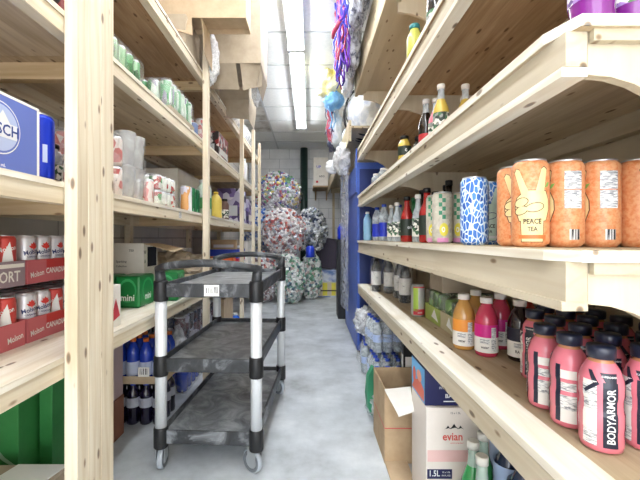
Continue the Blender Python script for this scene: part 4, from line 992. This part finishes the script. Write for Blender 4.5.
# ================================================================ sacks of cans at the back
def sack(label, cx, cy, z0, rx, ry, rz_, cols, seed, n=900, group='clear sacks of empty cans at the back wall'):
    t = thing('can_sack', label, 'sack', (cx, cy, z0), 0, group); rnd = random.Random(seed); b = MB(); m = island('sack_cans_%d' % seed, cols)
    def surf(d, k=1.0):
        q = 1+.10*noise.noise(d*2.3+Vector((seed*3.3, 0, 0)))+.05*noise.noise(d*5+Vector((seed, 0, 0)))
        return Vector((d.x*rx*q*k, d.y*ry*q*k, max(d.z*rz_*q*k*1.12, -rz_*.97*k)+rz_))
    for i in range(n):
        zt = 1-2*(i+.5)/n; ph = i*2.39996; d = Vector((math.sqrt(1-zt*zt)*math.cos(ph), math.sqrt(1-zt*zt)*math.sin(ph), zt))
        if d.y > .45: continue
        p = surf(d, rnd.uniform(.86, .95)); ax = Vector((rnd.gauss(0, 1), rnd.gauss(0, 1), rnd.gauss(0, 1))).normalized()
        M = Matrix.Translation(p) @ ax.to_track_quat('Z', 'Y').to_matrix().to_4x4(); h = rnd.uniform(.026, .042)
        p.z = max(p.z, .03)
        b.lathe([(.017, -h), (.024, -h*.8), (.020, 0), (.024, h*.8), (.017, h)], m, 7, M=M, smooth=False)
    b.build('empty_cans', t)['kind'] = 'stuff'
    lump('sack_film', None, None, (0, 0, 0), (rx*1.0, ry*1.0, rz_*1.12), film('sack_film_%d' % seed, '#ffffff', .16, .12, scale=9, contrast=.22), .10, 2.3, seed=seed, parent=t)
    return t
CA = ['#e8e8ee', '#5a78b8', '#d8dadf', '#b24a58', '#6fa07a', '#efeff2', '#8c6aa0', '#c9cdd4', '#d8c46a']
CB = ['#dfe6f0', '#2f62b4', '#eef1f6', '#3a74c4', '#c8ccd6', '#6c8fc8', '#e9ebef']
CR = ['#efeaea', '#c0605e', '#eceaf0', '#d88a80', '#f2f0f2', '#a9aec0', '#e6dcdc', '#f4f2f4', '#8a6a70']
CG = ['#e6ece8', '#6fa084', '#dfe6e4', '#93bdb0', '#eef0ef', '#5d7a8a', '#ccb8b2', '#f0f2f1']
CK = ['#cfd4dc', '#33405c', '#9aa2ac', '#e7e9ec', '#4c5a52', '#7a8494', '#dfe2e6']
sack('sack of mixed cans with red and white ones, bottom of the heap behind the cart', -.76, 5.85, 0, .27, .30, .37, CR, 1)
sack('sack of mostly green and white cans, on the floor in the middle of the heap', -.31, 5.72, 0, .235, .27, .36, CG, 2)
sack('sack of pale green cans standing on the floor at the right of the heap', .04, 6.1, 0, .17, .20, .36, CG, 3, n=600)
sack('sack of red and white cans resting on the middle of the heap', -.40, 5.98, .72, .35, .30, .37, CR, 4)
sack('sack of blue and white cans at the left of the heap, half behind the shelving', -.86, 6.45, .76, .31, .33, .40, CB, 5)
sack('sack of dark and silver cans at the right shoulder of the heap', .03, 6.25, .78, .28, .28, .35, CK, 6, n=650)
sack('top sack of mixed coloured cans leaning on the back wall', -.55, 6.5, 1.40, .42, .36, .36, CA, 7, n=1000)
row(bot(plain('cobalt_jug', '#1f3fd0', .3, coat=.4), None, capbk, .2, .07, 'jar'), 'plastic_jug', [(0, 5.80, .02, 'cobalt blue jug wedged on the right floor sack')], .70, None, 'jug')

# ================================================================ far right corner
bkp = plain('dark_crate_plastic', '#27222f', .5)
t = thing('folding_crate', 'dark plastic crate standing on edge against the far right corner', 'crate', (.29, 6.35, .47), -.15)
b = MB(); M = Matrix.Rotation(.14, 4, 'Y')
b.box(-.19, .19, -.01, 0, 0, .52, plain('crate_mesh', '#3b3245', .6), M=M); b.build('mesh_panel', t)
b = MB()
for q in ((-.21, .21, 0, .03), (-.21, .21, .50, .53)): b.box(q[0], q[1], -.03, .02, q[2], q[3], bkp, M=M)
for q in ((-.21, -.18), (.18, .21)): b.box(q[0], q[1], -.03, .02, .03, .50, bkp, M=M)
b.build('frame', t)
for k in range(7): MB().box(-.17+.05*k, -.165+.05*k, -.018, -.011, .035, .495, bkp, M=M).build('bar', t)
carton('drinks_carton', 'blue and white drinks carton with yellow panels below the dark crate', .14, .52, 6.25, 6.65, 0, .46, blotch('blue_print_card', [(.4, '#5a7ab8'), (.6, '#d9dfe8')], scale=6, rough=.5, bump=0), seam=False, extra=lambda t, a, c, h: MB().rect(-a+.01, a-.01, .02, .26, front(c), plain('buff_panel', '#d6cdb0', .5)).rect(-.1, -.02, .03, .24, front(c, .0014), yelp).rect(.05, .12, .03, .24, front(c, .0014), yelp).rect(-a+.01, a-.01, .10, .12, front(c, .002), inkd).build('printed_front', t))

# blue cabinet with plastic wrap
blu = blotch('cabinet_blue', [(.3, '#3554a8'), (.7, '#4568c4')], scale=3, rough=.4, bump=0)
t = thing('blue_cabinet', 'tall blue cabinet at the end of the right shelves, film hanging on its corner', 'cabinet', (.42, 3.72, 0))
MB().box(0, .485, -.50, .55, .02, 1.66, blu, bev=.006).build('cabinet_body', t)
MB().prism([(-.501, 1.40), (-.501, 1.78), (-.40, 1.62), (.0, 1.55), (.4, 1.50), (.4, 1.40)], lambda u, v, d: Vector((d, u, v)), -.012, -.001, blu).build('side_panel', t)
MB().box(.02, .47, -.503, -.5, .1, 1.60, plain('shaded_navy', '#1c2f6e', .35)).build('shaded_front', t)  # camera-facing side in darker navy, its shade put into the colour
MB().box(-.002, 0, -.46, .52, .06, 1.39, blu, bev=.001).build('side_trim', t)
for x in (.04, .44):
    for y in (-.46, .50): MB().box(x-.02, x+.02, y-.02, y+.02, 0, .02, black).build('foot', t)
# film sleeve hanging at the corner
b = MB(); i = b.mi(wrapf); rowsv = []
wrap2 = film('hanging_film', '#dfe6f2', .5, .12, scale=14, contrast=.3)
i = b.mi(wrap2)
for k in range(26):
    z = .28+(1.72-.28)*k/25; rr = []
    for j in range(15):
        u = j/14; w = noise.noise(Vector((u*6, z*5, 1)))*.012+noise.noise(Vector((u*15, z*11, 4)))*.005
        rr.append(b.bm.verts.new(Vector((.385-.045*math.sin(u*PI)+w, 3.62+.62*u, z))))
    rowsv.append(rr)
for k in range(25):
    for j in range(14): b.face([rowsv[k][j], rowsv[k][j+1], rowsv[k+1][j+1], rowsv[k+1][j]], i, True)
o = b.build('plastic_sheet'); tag(o, 'long clear plastic sheet hanging down the aisle side of the blue cabinet', 'plastic sheet')
lump('plastic_bag', 'crumpled white plastic bag draped over the blue cabinet top corner', 'bag', (.335, 3.75, 1.80), (.08, .22, .15), film('bag_white', '#fbfcff', .72, .25, scale=14, contrast=.25), .35, 2.2, seed=21, rough=.4, flatb=False)
lump('plastic_bag', 'white knotted bag end hanging left of the blue cabinet', 'bag', (.24, 3.85, 1.74), (.06, .06, .07), plain('bag_plain_white', '#eef1f4', .35), .3, 2.4, seed=23, flatb=False)
# dark and blue stack behind the cabinet
bin_('stack_crate', 'tall black crate column standing beyond the blue cabinet', .47, 4.72, 0, .22, .3, .98, plain('black_crate', '#1a1c22', .5))
for k in range(4):
    row(bot(plain('deep_blue_bottle', '#1a3ad8', .2, coat=.6), None, capbl, .2, .045, 'pet'), 'water_bottle', [(0, 4.66+.12*(k % 2), [.41, .41, .52, .52][k], ['deep blue bottle on the black crate column, nearer the aisle', 'deep blue bottle on the black crate column, second from the cabinet', 'deep blue bottle on the black crate column, nearer the wall side', 'deep blue bottle on the black crate column, at the back wall side'][k])], .9805, 'deep blue bottles on the black crate column')
MB_ = MB().box(.37, .57, 4.58, 4.86, .9806-.008+.008, .9806, black) if False else None

# ================================================================ bags on the high right shelves
wbag = plain('bag_plain_white', '#eef1f4', .35)
def crumple(name, col1, col2, sc=7): return blotch(name, [(.35, col1), (.55, col2)], scale=sc, rough=.35, bump=.6, bdist=.02, distort=1.5)
bagA = crumple('white_blue_bag', '#c9d3e6', '#f4f6fa'); bagS = crumple('striped_bag', '#2c2f48', '#c4c8d6', 16); bagY = crumple('yellow_white_bag', '#dccd62', '#f3edc8', 5)
bagB = crumple('sky_blue_bag', '#3f8fd8', '#8cc4ee', 6); bagD = crumple('dark_bag', '#232a45', '#4d5570', 8)
ZT = RZ[4]+.0005
lump('mesh_bag', 'dark striped mesh bag hanging over the top right shelf rail at the picture top', 'bag', (.315, 2.36, 2.57), (.070, .24, .20), bagS, .2, 2.2, seed=31, sub=5, rough=.3, flatb=False)
lump('mesh_bag', 'pale crinkled bag with grey netting hanging over the top right rail', 'bag', (.32, 2.80, 2.50), (.066, .20, .27), crumple('netted_bag', '#3f4560', '#e4e7ef', 14), .2, 2.2, seed=32, sub=5, rough=.3, flatb=False)
lump('plastic_bag', 'white plastic bag hanging at the far end of the top right rail', 'bag', (.325, 3.13, 2.42), (.06, .13, .22), bagA, .2, 2.2, seed=33, rough=.3, flatb=False)
ZR = 2.0205
bm_o = lump('plastic_bag', 'white bag bound with black straps just past the top right shelf end', 'bag', (.56, 3.72, ZR), (.17, .22, .24), bagA, .14, 1.8, seed=34, sub=5, rough=.2)
b = MB()
for k, (dy, tl) in enumerate([(-.10, .08), (.0, -.08), (.09, .1)]):
    b.tube([(.56+.205*math.cos(a), 3.72+dy+tl*math.sin(a), ZR+.22+.26*math.sin(a)) for a in [PI*2*q/20 for q in range(1, 21)]], .009, black, 6)
o = b.build('strap', bm_o); o.matrix_parent_inverse = Matrix.Translation((-.56, -3.72, -ZR)); o['label'] = 'black straps around the white bag'
lump('plastic_bag', 'pale yellow bag bulging over the aisle from the high right rack', 'bag', (.23, 3.90, 2.61), (.135, .16, .14), bagY, .3, 2.0, seed=35, sub=5, rough=.3, flatb=False)
lump('plastic_bag', 'bright blue bag tucked beneath the pale yellow bag', 'bag', (.255, 3.90, 2.44), (.10, .13, .09), bagB, .3, 2.0, seed=36, rough=.3, flatb=False)
lump('plastic_bag', 'pale blue white bag hanging over the rack rail beside the strapped bag', 'bag', (.30, 4.15, 2.22), (.07, .16, .20), crumple('pale_blue_bag', '#b9cfe0', '#eef4f8', 5), .25, 2, seed=37, rough=.3, flatb=False)
lump('plastic_bag', 'dark navy bag hanging from the high right rack below the pale blue one', 'bag', (.29, 4.55, 2.18), (.06, .12, .12), bagD, .3, 2, seed=38, rough=.3, flatb=False)
lump('plastic_bag', 'pale blue white bag farther along on the high right rack', 'bag', (.60, 4.6, ZR), (.2, .4, .2), MATS['pale_blue_bag'], .25, 2, seed=39, rough=.3)
def ribbons(name, label, cx, cy, z0, z1, cols, n, sx, sy, seed):
    rnd = random.Random(seed); t = thing(name, label, 'ribbons', (cx, cy, z0)); b = MB(); ms = [plain('ribbon_'+c[1:], c, .4) for c in cols]
    for k in range(n):
        x, y = rnd.gauss(0, sx), rnd.gauss(0, sy); p = []; ph = rnd.uniform(0, 6); zz0 = rnd.uniform(0, .35)*(z1-z0)
        for q in range(15):
            u = q/14; p.append((x+.018*math.sin(u*9+ph)+.006*math.sin(u*31+ph), y+.03*math.cos(u*8+ph*2), (z1-z0)*u*(1)+zz0*(1-u)))
        b.tube(p, rnd.uniform(.004, .009), ms[k % len(ms)], 5)
    b.build('hanging_ribbons', t)['kind'] = 'stuff'
    return t
ribbons('ribbon_bundle', 'purple and blue ribbons dangling from the top right shelf bags', .235, 2.72, 2.16, 2.79, ['#5b2fb0', '#3a3fc0', '#7a3fc8', '#2b2f86', '#b03a5a'], 44, .016, .17, 3)
ribbons('ribbon_bundle', 'red and navy ribbons dangling below the pale yellow bag', .235, 4.02, 2.02, 2.50, ['#b8405a', '#27305c', '#c85a6c', '#6fa9d8'], 16, .02, .08, 4)
tag(MB().tube([(.24, 2.5, 2.50), (.20, 2.52, 2.46), (.17, 2.55, 2.42), (.165, 2.58, 2.39)], [.012, .018, .016, .01], plain('ribbon_b03a5a', '#b03a5a', .4), 6).build('ribbon_tail'), 'red ribbon tail sticking out above the purple ribbons', 'ribbon')
# printed white carton on a bracket at the back wall
t = thing('wall_bracket_shelf', 'small brown wooden shelf bracketed on the back wall under the white carton', 'shelf', (.24, 7.2, 1.9)); MB().box(-.17, .13, -.28, .299, .05, .08, kraft_d).build('plank', t)
for x in (-.12, .10): MB().prism([(.299, -.14), (.299, .0495), (-.2, .0495)], lambda u, v, d: Vector((d, u, v)), x, x+.025, kraft_d).build('bracket', t)
carton('printed_carton', 'white carton with small dark print high in the far right corner', .085, .36, 6.98, 7.40, 1.981, 2.52, card_w, seam=False, rz=0, extra=lambda t, a, c, h: MB().text('UP', .07, front(c), lab_bl, du=-.04, dv=.36).text('H2O', .05, front(c), inkd, du=.02, dv=.18).rect(-.09, -.05, .06, .10, front(c), redp).build('printed_front', t))

# ================================================================ floor right, under the shelves beyond the open carton
def mk_wpack(t):
    k = 0
    for i in range(3):
        for j in range(4):
            MB().lathe([(.025, 0), (.032, .006), (.032, .09), (.029, .10), (.032, .11), (.032, .15), (.014, .19), (.013, .2)], clearb, 12, c=(-.068+.068*i, -.102+.068*j, .002)).lathe([(.0325, .07), (.0325, .12)], plain('pale_blue_label', '#a8bcdf', .5), 12, c=(-.068+.068*i, -.102+.068*j, .002), cap=False).build('packed_bottle', t)
            MB().lathe([(.015, .2), (.015, .215)], capbl, 10, c=(-.068+.068*i, -.102+.068*j, .002)).build('bottle_cap', t)
    lump('shrink_wrap', None, None, (0, 0, 0), (.125, .165, .125), wrapf, .12, 3, seed=41, parent=t, rough=.3)
P = Proto(mk_wpack, 'water_bottle_pack', 'pack', 'film wrapped water packs on the floor under the right shelf')
P.put((.49, 2.15, .001), .1, 'film wrapped pack of small water bottles just behind the open brown carton')
P.put((.51, 2.50, .001), 0, 'film wrapped pack of small water bottles, middle of the floor row')
P.put((.50, 2.85, .001), -.1, 'film wrapped pack of small water bottles nearest the blue cabinet')
P.put((.51, 2.55, .245), .1, 'film wrapped pack of small water bottles lying on top of the floor row')
lump('plastic_bag', 'crumpled clear bag on top of the water packs near the blue cabinet', 'bag', (.47, 2.92, .245), (.10, .14, .11), bagf, .35, 2.4, seed=42, rough=.5, sub=5)
lump('plastic_bag', 'crumpled clear bag spilling toward the aisle right behind the open carton', 'bag', (.40, 2.08, .001), (.07, .10, .10), bagf, .35, 2.4, seed=43, rough=.5, sub=5)
t = thing('green_pouch', 'dark green leaf shaped pouch hanging from the water packs into the aisle', 'pouch', (.345, 2.02, .03), .3)
b = MB(); b.poly([(0, 0), (.03, .05), (.045, .13), (.04, .22), (.01, .27), (-.02, .22), (-.03, .12), (-.02, .04)], lambda u, v: Vector((u, 0, v)), greenp); b.bm.faces.ensure_lookup_table()
g = bmesh.ops.extrude_face_region(b.bm, geom=b.bm.faces[:]); bmesh.ops.translate(b.bm, verts=[v for v in g['geom'] if isinstance(v, bmesh.types.BMVert)], vec=(0, .03, 0)); bmesh.ops.recalc_face_normals(b.bm, faces=b.bm.faces[:]); b.build('pouch_body', t)
carton('drinks_carton', 'black and white drinks box between the water packs and the navy carton', .50, .74, 1.96, 2.0, .0, .47, plain('black_card', '#15161c', .5), seam=False, extra=lambda t, a, c, h: MB().rect(-c+.002, c-.002, .30, .38, leftf(a), paper).rect(-a+.01, a-.05, .28, .37, front(c), paper).build('printed_panel', t))
